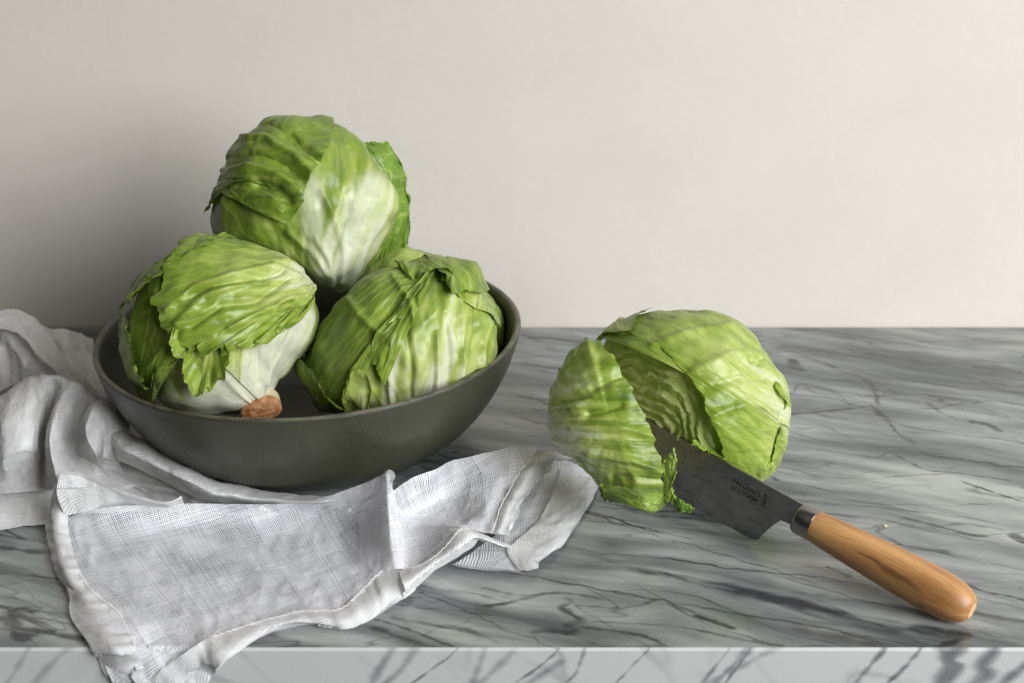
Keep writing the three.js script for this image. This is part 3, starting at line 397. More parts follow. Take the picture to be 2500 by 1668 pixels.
// the slice leaning to the left
{
  const CUT = [[1436, 826], [1454, 833], [1468, 836], [1482, 852], [1504, 863], [1514, 880], [1532, 913], [1546, 952], [1571, 988], [1586, 1023], [1600, 1059], [1612, 1090], [1620, 1112], [1624, 1148], [1623, 1202], [1614, 1230]];
  const b = ball(1490, 1040, 0.135, [[1680, 1000], [1640, 910], [1570, 845], [1500, 815], [1454, 826], [1432, 820], [1400, 849], [1371, 891], [1357, 927], [1341, 970], [1336, 1006], [1338, 1040], [1352, 1070], [1371, 1095], [1407, 1120], [1443, 1160], [1465, 1190], [1495, 1215], [1540, 1240], [1586, 1250], [1640, 1215], [1685, 1110]], .85, .0012);
  const t = thing('lettuce_slice', 'smaller slice of the cut iceberg lettuce leaning away to the left of the knife', 'lettuce', [b.C.x, 0.001, b.C.z]);
  const on = (x, y, o = 0) => { const d = b.dir(x, y); return b.C.clone().addScaledVector(d, b.radius(d) + o); };
  const p1 = on(1456, 840), p2 = on(1586, 1023), p3 = on(1616, 1215), n = p2.clone().sub(p1).cross(p3.clone().sub(p1)).normalize(); if (n.dot(RT) < 0) n.negate();
  console.log('slice plane', n.toArray().map((v) => v.toFixed(3)).join(), 'C', b.C.toArray().map((v) => v.toFixed(3)).join(), 'r', b.mean.toFixed(4));
  const clip = (p) => { const q = p.clone().sub(p1).dot(n) + 0.002; if (q > 0) p.addScaledVector(n, -q + .002 * fbm(p.x * 160, p.y * 160, p.z * 160, 2)); };
  heart(b, t, 13, .0035, 0.0, .003, clip);
  leaf(b, t, { base: [1300, 1070], edge: [[1380, 780], [1425, 808], ...CUT, [1595, 1242], [1560, 1238], [1520, 1225], [1490, 1215], [1440, 1200]], layer: .001, lift: .001, mid: .6, pale: [.22, .92], tone: .10, lump: .0015, fold: .7, veinDark: .3, nu: 260, nv: 150, veins: 13, side: .1, frill: .5, relief: .8,
    creases: [[10, -.0034, [[1440, 1010], [1480, 1002], [1515, 990]]], [9, -.0026, [[1450, 950], [1490, 930], [1530, 915]]], [9, .0022, [[1400, 1000], [1470, 965], [1540, 945]]], [10, .0024, [[1400, 1050], [1500, 1040], [1600, 1065]]], [10, -.0040, [[1500, 1168], [1530, 1165]]], [9, .0026, [[1440, 1110], [1540, 1120], [1620, 1150]]], [6, -.0026, [[1560, 1165], [1600, 1170], [1624, 1168]]]],
    tints: [[22, .55, MID, [[1450, 1010], [1480, 1003], [1515, 990]]], [20, .55, MID, [[1470, 940], [1500, 925], [1535, 915]]], [26, .6, MID, [[1530, 1020], [1570, 1030], [1590, 1040]]], [24, .5, MID, [[1540, 1095], [1600, 1100], [1615, 1110]]]] }, 61);
  leaf(b, t, { base: [1330, 960], edge: [[1365, 905], [1395, 845], [1420, 815], [1433, 818], [1452, 830], [1458, 850]], layer: -.0008, lift: .0015, pale: [-.2, .9], tone: .05, lump: .003, nu: 70, nv: 40, side: .1, frill: .4 }, 62);
  const wing = [[[1462, 1178, .184], [1500, 1186, .192], [1560, 1192, .200], [1616, 1196, .200]], [[1468, 1198, .194], [1510, 1204, .208], [1565, 1208, .220], [1618, 1212, .212]], [[1478, 1212, .200], [1520, 1222, .216], [1570, 1238, .222], [1610, 1234, .216]], [[1492, 1222, .202], [1535, 1234, .217], [1582, 1248, .222], [1598, 1246, .218]]];
  part('leaf', looseLeaf(wing, t, 64, [.22, .335, .045], .0006), leafMat, t);
  const flap = [[[1465, 1190, .185], [1490, 1185, .190], [1510, 1200, .196]], [[1468, 1208, .190], [1488, 1212, .196], [1512, 1215, .200]], [[1478, 1220, .190], [1500, 1226, .198], [1520, 1226, .200]]];
  part('leaf', looseLeaf(flap, t, 65, [.22, .35, .04], .0007), leafMat, t);
  const fr = [[[1616, 1122, .196], [1632, 1112, .198], [1646, 1094, .199]], [[1620, 1150, .200], [1638, 1140, .203], [1654, 1130, .203]], [[1622, 1180, .204], [1640, 1172, .207], [1648, 1158, .207]], [[1620, 1215, .207], [1632, 1206, .210], [1640, 1190, .210]], [[1622, 1230, .206], [1640, 1222, .211], [1650, 1216, .212]]];
  part('leaf', looseLeaf(fr, t, 66, [.30, .44, .06], .0006), leafMat, t, 'frilly leaf end between the slice and the blade');
  const bit = [[[1640, 1222, .195], [1655, 1218, .198], [1672, 1228, .202], [1695, 1240, .206]], [[1646, 1236, .198], [1660, 1232, .203], [1676, 1238, .206], [1690, 1244, .208]], [[1655, 1248, .200], [1664, 1250, .206], [1678, 1250, .208], [1686, 1247, .208]]];
  part('leaf', looseLeaf(bit, t, 67, [.15, .30, .025], .0006), leafMat, t, 'small leaf tip on the marble under the blade');
}

// ---------------------------------------------------------------- knife
{
  const butt = at(2352, 1480, .0138), fer = at(1938, 1257, .036), X = fer.clone().sub(butt).normalize();       // X towards the tip
  const Z = V(-X.z, 0, X.x).normalize(), Y = Z.clone().cross(X);   // Z points away from the lens
  const len = fer.distanceTo(butt);
  console.log('knife', len.toFixed(4), X.toArray().map((v) => v.toFixed(3)).join());
  const t = thing('kitchen_knife', 'kitchen knife with pale wooden handle and dark steel blade, stuck in the cut lettuce', 'knife', butt.toArray());
  t.setRotationFromMatrix(new THREE.Matrix4().makeBasis(X, Y, Z));
  const loc = (x, y) => { const d = ray(x, y), s = butt.clone().sub(EYE).dot(Z) / d.dot(Z), p = EYE.clone().addScaledVector(d, s).sub(butt); return [p.dot(X), p.dot(Y)]; };
  for (const [n_, x, y] of [['text start top', 1793, 1168], ['text end', 1862, 1212], ['inox top', 1873, 1205], ['inox bottom', 1866, 1238], ['spine heel', 1932, 1216], ['spine far', 1600, 1045], ['edge corner', 1853, 1321], ['edge far', 1640, 1208], ['heel top', 1905, 1272], ['butt end', 2385, 1500], ['fer l', 1915, 1255], ['fer r', 1958, 1262]]) console.log(n_, loc(x, y).map((v) => v.toFixed(4)).join());
  // blade outline in (x along, y up)
  const F0 = len - .006, sh = new THREE.Shape();
  const top = .0122, low = -.0355;
  sh.moveTo(F0, top - .001); sh.lineTo(F0 + .15, top + .001); sh.quadraticCurveTo(F0 + .168, top - .006, F0 + .176, low + .004); sh.lineTo(F0 + .16, low - .001); sh.lineTo(F0 + .038, low - .001); sh.quadraticCurveTo(F0 + .028, low - .001, F0 + .0265, low + .004); sh.quadraticCurveTo(F0 + .021, -.018, F0 + .014, -.0085); sh.lineTo(F0, -.0080); sh.closePath();
  const bg = new THREE.ExtrudeGeometry(sh, { depth: .0013, bevelEnabled: true, bevelThickness: .0004, bevelSize: .0004, bevelSegments: 2, curveSegments: 20 });
  { const p = bg.attributes.position, uv = bg.attributes.uv; for (let i = 0; i < p.count; i++) { const x = p.getX(i), y = p.getY(i), taper = sat((y - low) / (top - low)); p.setZ(i, (p.getZ(i) - .00065) * lerp(.15, 1, taper)); uv.setXY(i, (x - F0) / .18, (y - low + .001) / .05); } bg.computeVertexNormals(); }
  const W = 2048, H = 569, c = document.createElement('canvas'); c.width = W; c.height = H; const g = c.getContext('2d');
  const img = g.createImageData(W, H);
  for (let y = 0, k = 0; y < H; y++) for (let x = 0; x < W; x++, k += 4) { const n = 8 * ns(x / 240, y / 1.4, 2) + 9 * ns(x / 60, y / 40, 5) + 14 * fbm(x / 160, y / 120, 9, 3), s = Math.max(0, fbm(x / 70, y / 50, 14, 4) - .2) * 26; img.data[k] = 128 + n - s; img.data[k + 1] = 127 + n - s; img.data[k + 2] = 124 + n - s * 1.1; img.data[k + 3] = 255; }
  g.putImageData(img, 0, 0);
  const PX = W / .18;
  // lettering: x runs to the tip, so the line of letters, read on this side, runs the other way
  const put = (text, px, py, size, width, turn) => { g.save(); g.translate(px, py); g.scale(-1, 1); if (turn) g.rotate(-Math.PI / 2); g.font = `${size}px sans-serif`; g.fillStyle = 'rgba(18,17,16,0.92)'; g.textBaseline = 'alphabetic'; g.textAlign = 'left'; const m = g.measureText(text).width; g.scale(width / m, 1); g.fillText(text, 0, 0); g.lineWidth = 1.5; g.strokeStyle = 'rgba(18,17,16,0.8)'; g.strokeText(text, 0, 0); g.restore(); };
  const T = { x: .0575, y1: -.0002, y2: -.0056, size: .0052, w: .0240, ix: .0282, iy: -.0064, isize: .0044, iw: .0112 }; const cx_ = (x) => (x - F0) * PX, cy_ = (y) => H - (y - low + .001) / .05 * H;
  put('PALLARES', cx_(F0 + T.x), cy_(T.y1), T.size * PX, T.w * PX); put('SOLSONA', cx_(F0 + T.x), cy_(T.y2), T.size * PX, T.w * .95 * PX); put('INOX', cx_(F0 + T.ix), cy_(T.iy), T.isize * PX, T.iw * PX, true);
  const tex = new THREE.CanvasTexture(c); tex.colorSpace = THREE.SRGBColorSpace; tex.magFilter = THREE.LinearFilter; tex.flipY = true;
  part('blade', bg, new THREE.MeshPhysicalMaterial({ map: tex, metalness: 0.9, roughness: 0.28 }), t);
  // ferrule
  const steel = new THREE.MeshPhysicalMaterial({ color: 0x8d8a86, metalness: 0.95, roughness: 0.3 });
  const lathe = (pts, seg, squash = .9) => { const q = new THREE.LatheGeometry(pts.map(([r, x]) => new THREE.Vector2(r, x)), seg); q.rotateZ(-Math.PI / 2); q.scale(1, 1, squash); return q; };
  part('ferrule', lathe([[0, len - .003], [.0085, len - .003], [.0108, len - .0035], [.0116, len - .0055], [.0118, len - .012], [.0116, len - .0165], [.0110, len - .017]], 64), steel, t);
  // handle
  const hp = [[0, -.0070], [.003, -.0069], [.0060, -.0064], [.0095, -.0042], [.0125, .0005], [.0146, .007], [.0157, .016], [.0159, .028], [.0153, .050], [.0142, .072], [.0130, .092], [.0120, len - .024], [.0113, len - .0172]];
  const hf = Array.from({ length: 120 }, (_, i) => along(hp, i / 119));
  const wood = (W_, H_) => { const q = document.createElement('canvas'); return dataTexture(W_, H_, (x, y) => {
    const a = y / H_ * 2 * Math.PI, l = x / W_ * .14, ca = Math.cos(a), sa = Math.sin(a);
    const rr = .016, wx = ca * rr + .006, wy = sa * rr * .8 - .012 + .05 * (l - .05) * .3, ring = Math.hypot(wx + .003 * fbm(l * 14, ca, sa, 3), wy + .003 * fbm(l * 14, ca + 5, sa, 3)) / .0021, f = ring - Math.floor(ring);
    const line = Math.exp(-(((f - .8) / .12) ** 2)), grain = fbm(l * 60, ca * 26, sa * 26, 3), pore = sat(ns(l * 140, ca * 90, sa * 90) - .25) * 2, tone = fbm(l * 12, ca * 1.5, sa * 1.5, 2);
    let k = sat(.35 + .30 * line + .35 * grain + .55 * tone + .2 * pore);
    const pos = x / W_ * .14 - .007, ac = 1.22 - 3.2 * (pos - .03) + .1 * fbm(pos * 60, 3, 3, 2), st = Math.exp(-(((a - ac) / (.05 + .1 * Math.exp(-(((pos - .045) / .02) ** 2)))) ** 2)) * ss(.020, .035, pos) * ss(.088, .062, pos), kn = Math.exp(-(((a - 2.05) / .10) ** 2) - (((pos - .022) / .0022) ** 2)), s2 = Math.exp(-(((a - 1.75 + 4 * (pos - .09)) / .05) ** 2)) * ss(.07, .085, pos);
    if (pos < -.0066) return [214, 180, 128]; const dk = sat(.55 * st + .8 * kn + .4 * s2);
    return [lerp(lerp(202, 146, k), 74, dk), lerp(lerp(156, 98, k), 44, dk), lerp(lerp(98, 52, k), 24, dk)];
  }, true); };
  const wt = wood(1024, 512);
  const hg = gridGeometry(96, 119, (i, j) => { const a = i / 96 * 2 * Math.PI, [r, x] = hf[j]; return V(x, Math.cos(a) * Math.max(0, r), -Math.sin(a) * Math.max(0, r) * .94); }, null, (i, j) => [(hf[j][1] + .007) / .14, i / 96]);
  part('handle', hg, new THREE.MeshPhysicalMaterial({ map: wt, roughness: .5, clearcoat: .25, clearcoatRoughness: .35, side: THREE.DoubleSide }), t, 'pale brown oiled wooden handle');
  const dot = (x, a, r, col) => { const [hr] = hf.reduce((m, q) => Math.abs(q[1] - x) < Math.abs(m[1] - x) ? q : m); const s = new THREE.SphereGeometry(r, 16, 10); s.scale(1.2, 1, .35); const m = part('pin', s, new THREE.MeshStandardMaterial({ color: col, roughness: .5, metalness: .4 }), t); m.position.set(x, Math.cos(a) * hr, Math.sin(a) * hr * .94); m.lookAt(m.getWorldPosition(V(0, 0, 0)).add(Z.clone().multiplyScalar(Math.sin(a)).addScaledVector(Y, Math.cos(a)))); return m; };
  dot(len - .032, 2.15, .0013, 0x5a4c3c);
}
// ---------------------------------------------------------------- cloth
{
  const t = thing('tea_towel', 'crumpled white gauze tea towel with stitched hems, spread under and around the bowl', 'towel', [-0.2, 0.001, 0.2]);
  const pt = ([x, y, h, z], i = 0, a = 0, flat = 1) => (z === undefined ? at(x, y, h > .004 ? .004 + (h - .004) * flat : h) : atZ(x, y, z)).toArray(), pt0 = ([x, y, h, z]) => (z === undefined ? at(x, y, h) : atZ(x, y, z)).toArray();
  // open weave: threads 1.3 mm apart, bunched and slipped here and there
  const TS = 1024, TM = 0.112, NT = 96, R = rng(4);
  const jit = Array.from({ length: NT * 2 }, () => [R() * .5 - .25, .8 + R() * .45]);
  const weave = (x, y) => {
    const thr = (p, q, o) => { const f = p / TS * NT + .25 * fbm(p / 60, q / 90, o, 2), n = ((Math.round(f) % NT) + NT) % NT, [dj, w] = jit[n + (o ? NT : 0)], d = Math.abs(f - Math.round(f) - dj * .5 - .12 * ns(q / 26, n * 3.3, o)); return ss(.265 * w + .12 * fbm(p / 150, q / 150, 3 + o, 2), .07 * w, d); };
    return Math.max(thr(x, y, 0), thr(y, x, 1));
  };
  const wv = new Float32Array(TS * TS); for (let y = 0; y < TS; y++) for (let x = 0; x < TS; x++) wv[y * TS + x] = weave(x, y);
  const alpha = dataTexture(TS, TS, (x, y) => { const w = wv[y * TS + x], n = 0.13 + .42 * fbm(x / 260, y / 260, 9, 3), v = 255 * sat(lerp(n, 1, w)); return [v, v, v]; });
  const gauze = new THREE.MeshPhysicalMaterial({ color: 0xfbfbfd, roughness: 1, alphaMap: alpha, transparent: true, transmission: .12, thickness: 0, side: THREE.DoubleSide, bumpMap: alpha, bumpScale: .0002 });
  const dense = dataTexture(TS, TS, (x, y) => { const v = 255 * sat(.80 + .2 * wv[y * TS + x] + .1 * fbm(x / 90, y / 90, 12, 2)); return [v, v, v]; });
  const thread = dataTexture(TS, TS, (x, y) => { const w = wv[y * TS + x], n = 6 * fbm(x / 40, y / 40, 15, 3); return [222 + 28 * w + n, 222 + 28 * w + n, 219 + 28 * w + n]; }, true);
  const hem = new THREE.MeshPhysicalMaterial({ map: thread, roughness: 1, alphaMap: dense, transparent: true, transmission: .08, thickness: 0, side: THREE.DoubleSide, bumpMap: alpha, bumpScale: .0005 });
  // a sheet through rows of [px, py, height] (or [px, py, 0, z] on the upright front), then wrinkled along its own normal
  function sheet(name, rows, m, o = {}) {
    const nu = o.nu ?? 160, nv = o.nv ?? 120, ctl = rows.map((r) => r.map((q) => pt(q, 0, 0, o.flat ?? 1))), tile = TM;
    const base = gridGeometry(nu, nv, (i, j) => V(...along(ctl.map((r) => along(r, i / nu)), j / nv))), p = base.attributes.position, n = base.attributes.normal;
    const P = (i, j) => V().fromBufferAttribute(p, j * (nu + 1) + i), su = [0], sv = [0], jm = nv >> 1, im = nu >> 1;
    for (let i = 1; i <= nu; i++) su.push(su[i - 1] + P(i, jm).distanceTo(P(i - 1, jm)));
    for (let j = 1; j <= nv; j++) sv.push(sv[j - 1] + P(im, j).distanceTo(P(im, j - 1)));
    const a = o.wrinkle ?? .0012, sd = o.seed ?? 1;
    const g = gridGeometry(nu, nv, (i, j) => {
      const q = P(i, j), N = V().fromBufferAttribute(n, j * (nu + 1) + i), u = su[i], v = sv[j]; if (N.y < 0) N.negate();
      const w = a * (1.1 * fbm(u / .030, v / .042, sd, 3) + .55 * (1 - Math.abs(ns(u / .018 + .4 * ns(v / .03, sd), v / .05, sd + 5)) * 3)) + a * .28 * fbm(u / .006, v / .006, sd + 9, 2);
      let e = 0; if (o.pucker) { const [amp, len, alongU] = o.pucker; const s_ = alongU ? u : v, c_ = alongU ? v / sv[nv] : u / su[nu]; e = amp * (Math.sin(s_ / len * 6.283 + 3 * fbm(s_ / .03, sd, 2, 2)) * .5 + .9 * ns(s_ / len * 1.3, c_ * 1.5, sd)) * (.35 + .65 * Math.abs(c_ - .3)); }
      q.addScaledVector(N, w + e + (o.off ?? 0));
      if (q.z < FRONT) q.y = Math.max(q.y, .0008 + (o.floor ?? 0)); else if (q.y < 0) q.z = Math.max(q.z, FRONT + .0015);
      return q.sub(t.position);
    }, null, (i, j) => { const U_ = su[i] / tile, V_ = sv[j] / tile, c = .966, q = .259; return [U_ * c - V_ * q + sd * .37, U_ * q + V_ * c + sd * .21]; });
    return part(name, g, m, t, o.label);
  }
  const Z = FRONT + .004, z = (x, y, k = 0) => [x, y, 0, Z + k];
  // rear cloth, behind the bowl's left side
  sheet('fabric', [
    [[-120, 775, .06], [-40, 765, .06], [10, 758, .062], [40, 757, .062], [80, 772, .058], [115, 803, .05], [160, 802, .04], [195, 815, .034], [225, 824, .030]],
    [[-120, 830, .05], [-40, 805, .05], [10, 815, .060], [50, 835, .055], [95, 835, .05], [130, 845, .040], [160, 848, .043], [200, 855, .030], [234, 872, .028]],
    [[-120, 880, .05], [-40, 850, .055], [20, 862, .048], [60, 880, .050], [105, 880, .040], [140, 890, .040], [180, 900, .036], [215, 910, .030], [246, 930, .024]],
    [[-120, 990, .02], [-40, 975, .025], [20, 945, .025], [60, 935, .03], [105, 930, .03], [150, 940, .035], [190, 955, .030], [230, 975, .025], [268, 990, .018]],
  ], hem, { seed: 2, wrinkle: .0020, label: 'shaded rear fold of the towel' });
  sheet('hem', [
    [[-120, 800, .070], [-40, 785, .068], [0, 764, .068], [45, 762, .067], [85, 785, .062], [120, 825, .055], [160, 878, .046], [205, 930, .036], [240, 962, .028]],
    [[-120, 830, .066], [-40, 810, .066], [0, 806, .066], [40, 818, .064], [72, 845, .060], [100, 880, .052], [135, 910, .042], [185, 945, .036], [232, 972, .028]],
  ], hem, { seed: 3, nv: 40, wrinkle: .0014, off: .001 });
  // lower left corner, lying flat
  sheet('fabric', [
    [[-120, 1195, .010], [-20, 1195, .010], [60, 1195, .010], [150, 1190, .010]],
    [[-120, 1245, .006], [-20, 1245, .007], [60, 1240, .006], [130, 1235, .006]],
    [[-120, 1305, .0015], [-20, 1298, .0015], [60, 1284, .002], [118, 1282, .002]],
  ], hem, { seed: 4, wrinkle: .0008, nv: 60 });
  // high mound at the left
  sheet('fabric', [
    [[-120, 1010, .02], [-40, 995, .03], [20, 968, .035], [75, 938, .04], [125, 932, .045], [180, 945, .04], [230, 975, .035], [270, 995, .03], [312, 1035, .02]],
    [[-120, 1000, .05], [-40, 985, .055], [10, 965, .062], [70, 923, .068], [122, 916, .073], [180, 932, .068], [230, 962, .058], [275, 985, .05], [315, 1040, .032]],
    [[-120, 1030, .05], [-40, 1030, .05], [10, 1025, .060], [75, 985, .066], [128, 975, .052], [150, 975, .062], [215, 1000, .048], [262, 1035, .044], [310, 1070, .030]],
    [[-120, 1100, .035], [-40, 1100, .035], [15, 1095, .046], [80, 1065, .050], [108, 1060, .032], [122, 1068, .052], [180, 1085, .022], [235, 1095, .034], [290, 1115, .022]],
    [[-120, 1160, .02], [-40, 1160, .02], [15, 1155, .026], [80, 1140, .028], [108, 1140, .022], [136, 1154, .044], [190, 1135, .014], [250, 1135, .018], [305, 1155, .014]],
    [[-120, 1215, .008], [-40, 1210, .009], [15, 1205, .011], [80, 1200, .012], [115, 1200, .012], [155, 1185, .020], [230, 1180, .012], [300, 1180, .010], [365, 1205, .008]],
  ], hem, { seed: 5, wrinkle: .0012, nu: 190, nv: 150, label: 'raised mound of the towel beside the bowl' });
  // small rolled edge against the bowl
  sheet('fabric', [
    [[205, 1010, .055], [222, 985, .060], [248, 976, .060], [278, 990, .052], [300, 1020, .044], [320, 1062, .034]],
    [[208, 1040, .058], [225, 1003, .066], [250, 1000, .060], [272, 1018, .052], [288, 1050, .044], [300, 1085, .032]],
    [[214, 1075, .046], [240, 1060, .046], [256, 1062, .046], [262, 1085, .040], [270, 1100, .034], [284, 1112, .026]],
    [[240, 1120, .032], [246, 1122, .034], [252, 1118, .036], [258, 1118, .034], [266, 1122, .028], [280, 1128, .022]],
  ], hem, { seed: 6, wrinkle: .0006, nu: 90, nv: 70 });
  // puffed roll along the foot of the bowl
  sheet('fabric', [
    [[295, 1010, .026], [322, 1063, .026], [352, 1070, .026], [400, 1100, .024], [462, 1138, .022], [520, 1170, .020], [595, 1188, .018], [700, 1206, .017], [790, 1212, .018], [860, 1190, .020]],
    [[285, 1035, .042], [315, 1078, .042], [352, 1092, .040], [400, 1118, .036], [462, 1154, .033], [520, 1184, .030], [595, 1202, .027], [700, 1217, .026], [790, 1220, .028], [860, 1200, .032]],
    [[268, 1060, .044], [300, 1100, .042], [345, 1120, .040], [395, 1146, .036], [455, 1176, .033], [515, 1203, .029], [595, 1217, .026], [700, 1227, .025], [790, 1228, .028], [860, 1212, .032]],
    [[258, 1092, .026], [296, 1130, .022], [345, 1152, .018], [390, 1172, .016], [440, 1196, .014], [500, 1222, .012], [590, 1232, .012], [700, 1238, .014], [790, 1238, .018], [860, 1225, .022]],
  ], hem, { seed: 7, wrinkle: .0010, nu: 240, nv: 70 });
  // front sheet
  sheet('fabric', [
    [[165, 1264, .010], [236, 1243, .018], [348, 1233, .020], [463, 1230, .020], [597, 1231, .021], [731, 1229, .024], [800, 1212, .034], [866, 1188, .046], [942, 1160, .062]],
    [[158, 1300, .006], [240, 1290, .009], [350, 1285, .010], [466, 1282, .008], [600, 1275, .009], [733, 1262, .012], [800, 1250, .018], [866, 1235, .028], [952, 1200, .052]],
    [[152, 1360, .004], [250, 1350, .004], [360, 1345, .005], [472, 1338, .004], [605, 1330, .004], [736, 1318, .005], [805, 1305, .007], [870, 1290, .012], [960, 1260, .034]],
    [[180, 1450, .004], [280, 1450, .005], [380, 1440, .003], [485, 1425, .003], [612, 1408, .003], [740, 1390, .004], [810, 1375, .004], [880, 1360, .006], [964, 1320, .020]],
    [[225, 1545, .004], [310, 1550, .007], [410, 1530, .003], [505, 1510, .003], [620, 1482, .003], [745, 1460, .004], [815, 1450, .004], [885, 1430, .006], [972, 1375, .012]],
    [[262, 1640, 0, Z], [340, 1650, 0, Z + .004], [430, 1625, 0, Z + .002], [510, 1572, .003], [630, 1535, .003], [752, 1515, .003], [822, 1515, .003], [890, 1500, .004], [985, 1440, .006]],
    [[330, 1770, 0, Z], [400, 1790, 0, Z], [470, 1720, 0, Z], [540, 1625, 0, Z], [640, 1556, .003], [760, 1526, .003], [835, 1530, .003], [900, 1514, .004], [990, 1460, .005]],
  ], gauze, { seed: 8, wrinkle: .0009, nu: 260, nv: 200, floor: .0012 });
  // flap of the folded-over corner with its hem edge
  sheet('fabric', [
    [[147, 1155, .050], [200, 1160, .048], [255, 1188, .040], [290, 1201, .036], [370, 1225, .028], [415, 1229, .026], [445, 1214, .026]],
    [[138, 1205, .034], [195, 1208, .032], [250, 1220, .028], [295, 1225, .024], [370, 1235, .021], [415, 1236, .021], [446, 1222, .020]],
    [[158, 1262, .012], [200, 1252, .016], [248, 1240, .018], [300, 1236, .018], [370, 1240, .017], [415, 1242, .016], [450, 1235, .014]],
  ], hem, { seed: 9, wrinkle: .0008, nu: 120, nv: 50 });
  sheet('hem', [
    [[445, 1214, .026], [425, 1197, .030], [368, 1184, .034], [330, 1180, .035], [294, 1190, .034], [270, 1200, .030]],
    [[447, 1224, .020], [420, 1207, .022], [368, 1194, .026], [330, 1190, .028], [296, 1200, .028], [270, 1208, .024]],
  ], hem, { seed: 10, wrinkle: .0004, nu: 70, nv: 14 });
  sheet('hem', [
    [[146, 1153, .052], [200, 1158, .050], [255, 1186, .042], [290, 1199, .038], [370, 1223, .030], [415, 1227, .028], [446, 1212, .028]],
    [[147, 1160, .049], [200, 1166, .047], [255, 1193, .039], [290, 1206, .035], [370, 1230, .027], [415, 1233, .025], [444, 1219, .025]],
  ], hem, { seed: 11, wrinkle: .0003, nu: 120, nv: 12, off: .001 });
  // hems of the front sheet
  sheet('hem', [
    [[146, 1154, .052], [152, 1165, .050], [160, 1185, .044]],
    [[130, 1202, .034], [146, 1208, .036], [162, 1225, .026]],
    [[114, 1284, .010], [140, 1286, .018], [166, 1290, .012]],
    [[122, 1338, .004], [148, 1340, .013], [176, 1345, .007]],
    [[138, 1400, .003], [165, 1400, .012], [196, 1402, .007]],
    [[168, 1442, .003], [196, 1446, .010], [228, 1446, .006]],
    [[172, 1502, .002], [232, 1500, .009], [290, 1496, .007]],
    [[192, 1538, .002], [252, 1540, .009], [312, 1538, .007]],
    [[226, 1584, .001], [282, 1588, .007], [330, 1582, .007]],
    [[246, 1638, 0, Z - .001], [300, 1634, 0, Z + .004], [350, 1630, 0, Z + .003]],
    [[270, 1672, 0, Z], [326, 1672, 0, Z + .004], [372, 1670, 0, Z + .003]],
    [[320, 1760, 0, Z], [370, 1750, 0, Z + .004], [410, 1740, 0, Z + .003]],
  ], hem, { seed: 12, wrinkle: .0007, nu: 40, nv: 200, pucker: [.0014, .015, false], off: .0010, flat: .55 });
  sheet('hem', [
    [[330, 1680, 0, Z + .003], [390, 1635, 0, Z + .004], [463, 1585, .004], [520, 1555, .0035], [616, 1523, .004], [731, 1493, .004], [827, 1487, .005], [884, 1440, .006], [922, 1402, .010], [955, 1382, .013], [990, 1372, .014]],
    [[380, 1760, 0, Z + .004], [440, 1695, 0, Z + .004], [490, 1635, 0, Z + .003], [540, 1590, .005], [655, 1535, .006], [750, 1512, .007], [838, 1514, .008], [895, 1480, .009], [940, 1445, .012], [970, 1428, .014], [1002, 1405, .016]],
    [[420, 1800, 0, Z + .001], [470, 1710, 0, Z + .001], [506, 1664, 0, Z], [556, 1613, .002], [694, 1526, .002], [770, 1526, .002], [850, 1536, .002], [902, 1517, .003], [946, 1480, .003], [984, 1464, .003], [1012, 1440, .003]],
  ], hem, { seed: 13, wrinkle: .0007, nu: 200, nv: 40, pucker: [.0013, .014, true], off: .0010, flat: .6 });
  // right part: lower layer, then the upper layer
  sheet('fabric', [
    [[1290, 1118, .008], [1330, 1112, .012], [1385, 1128, .012], [1443, 1154, .009], [1456, 1165, .004]],
    [[1262, 1210, .005], [1300, 1204, .006], [1360, 1200, .006], [1420, 1196, .006], [1452, 1196, .003]],
    [[1232, 1285, .004], [1270, 1285, .004], [1330, 1272, .005], [1385, 1258, .005], [1424, 1250, .002]],
    [[1160, 1345, .004], [1220, 1350, .004], [1280, 1345, .005], [1330, 1335, .005], [1364, 1332, .002]],
    [[1105, 1380, .002], [1170, 1390, .002], [1230, 1392, .003], [1270, 1396, .003], [1312, 1375, .002]],
  ], gauze, { seed: 14, wrinkle: .0008, nu: 130, nv: 130 });
  sheet('hem', [
    [[1368, 1150, .014], [1400, 1142, .014], [1430, 1152, .011], [1444, 1156, .008], [1457, 1166, .003]],
    [[1352, 1200, .010], [1385, 1200, .011], [1415, 1198, .009], [1440, 1196, .007], [1455, 1196, .002]],
    [[1318, 1270, .008], [1350, 1268, .009], [1385, 1262, .008], [1410, 1254, .006], [1426, 1250, .002]],
    [[1262, 1325, .007], [1300, 1336, .007], [1330, 1340, .008], [1350, 1338, .006], [1366, 1334, .002]],
    [[1238, 1348, .006], [1268, 1366, .006], [1290, 1376, .007], [1305, 1372, .006], [1318, 1366, .002]],
    [[1262, 1390, .004], [1276, 1394, .006], [1290, 1396, .007], [1302, 1392, .006], [1312, 1388, .002]],
  ], hem, { seed: 15, wrinkle: .0007, nu: 50, nv: 120, pucker: [.0008, .026, false], off: .001, floor: .0015, flat: .6 });
  sheet('hem', [
    [[1110, 1376, .005], [1170, 1386, .005], [1230, 1390, .006], [1280, 1400, .008]],
    [[1112, 1382, .002], [1170, 1392, .002], [1230, 1396, .002], [1284, 1405, .003]],
  ], hem, { seed: 16, wrinkle: .0004, nu: 80, nv: 10 });
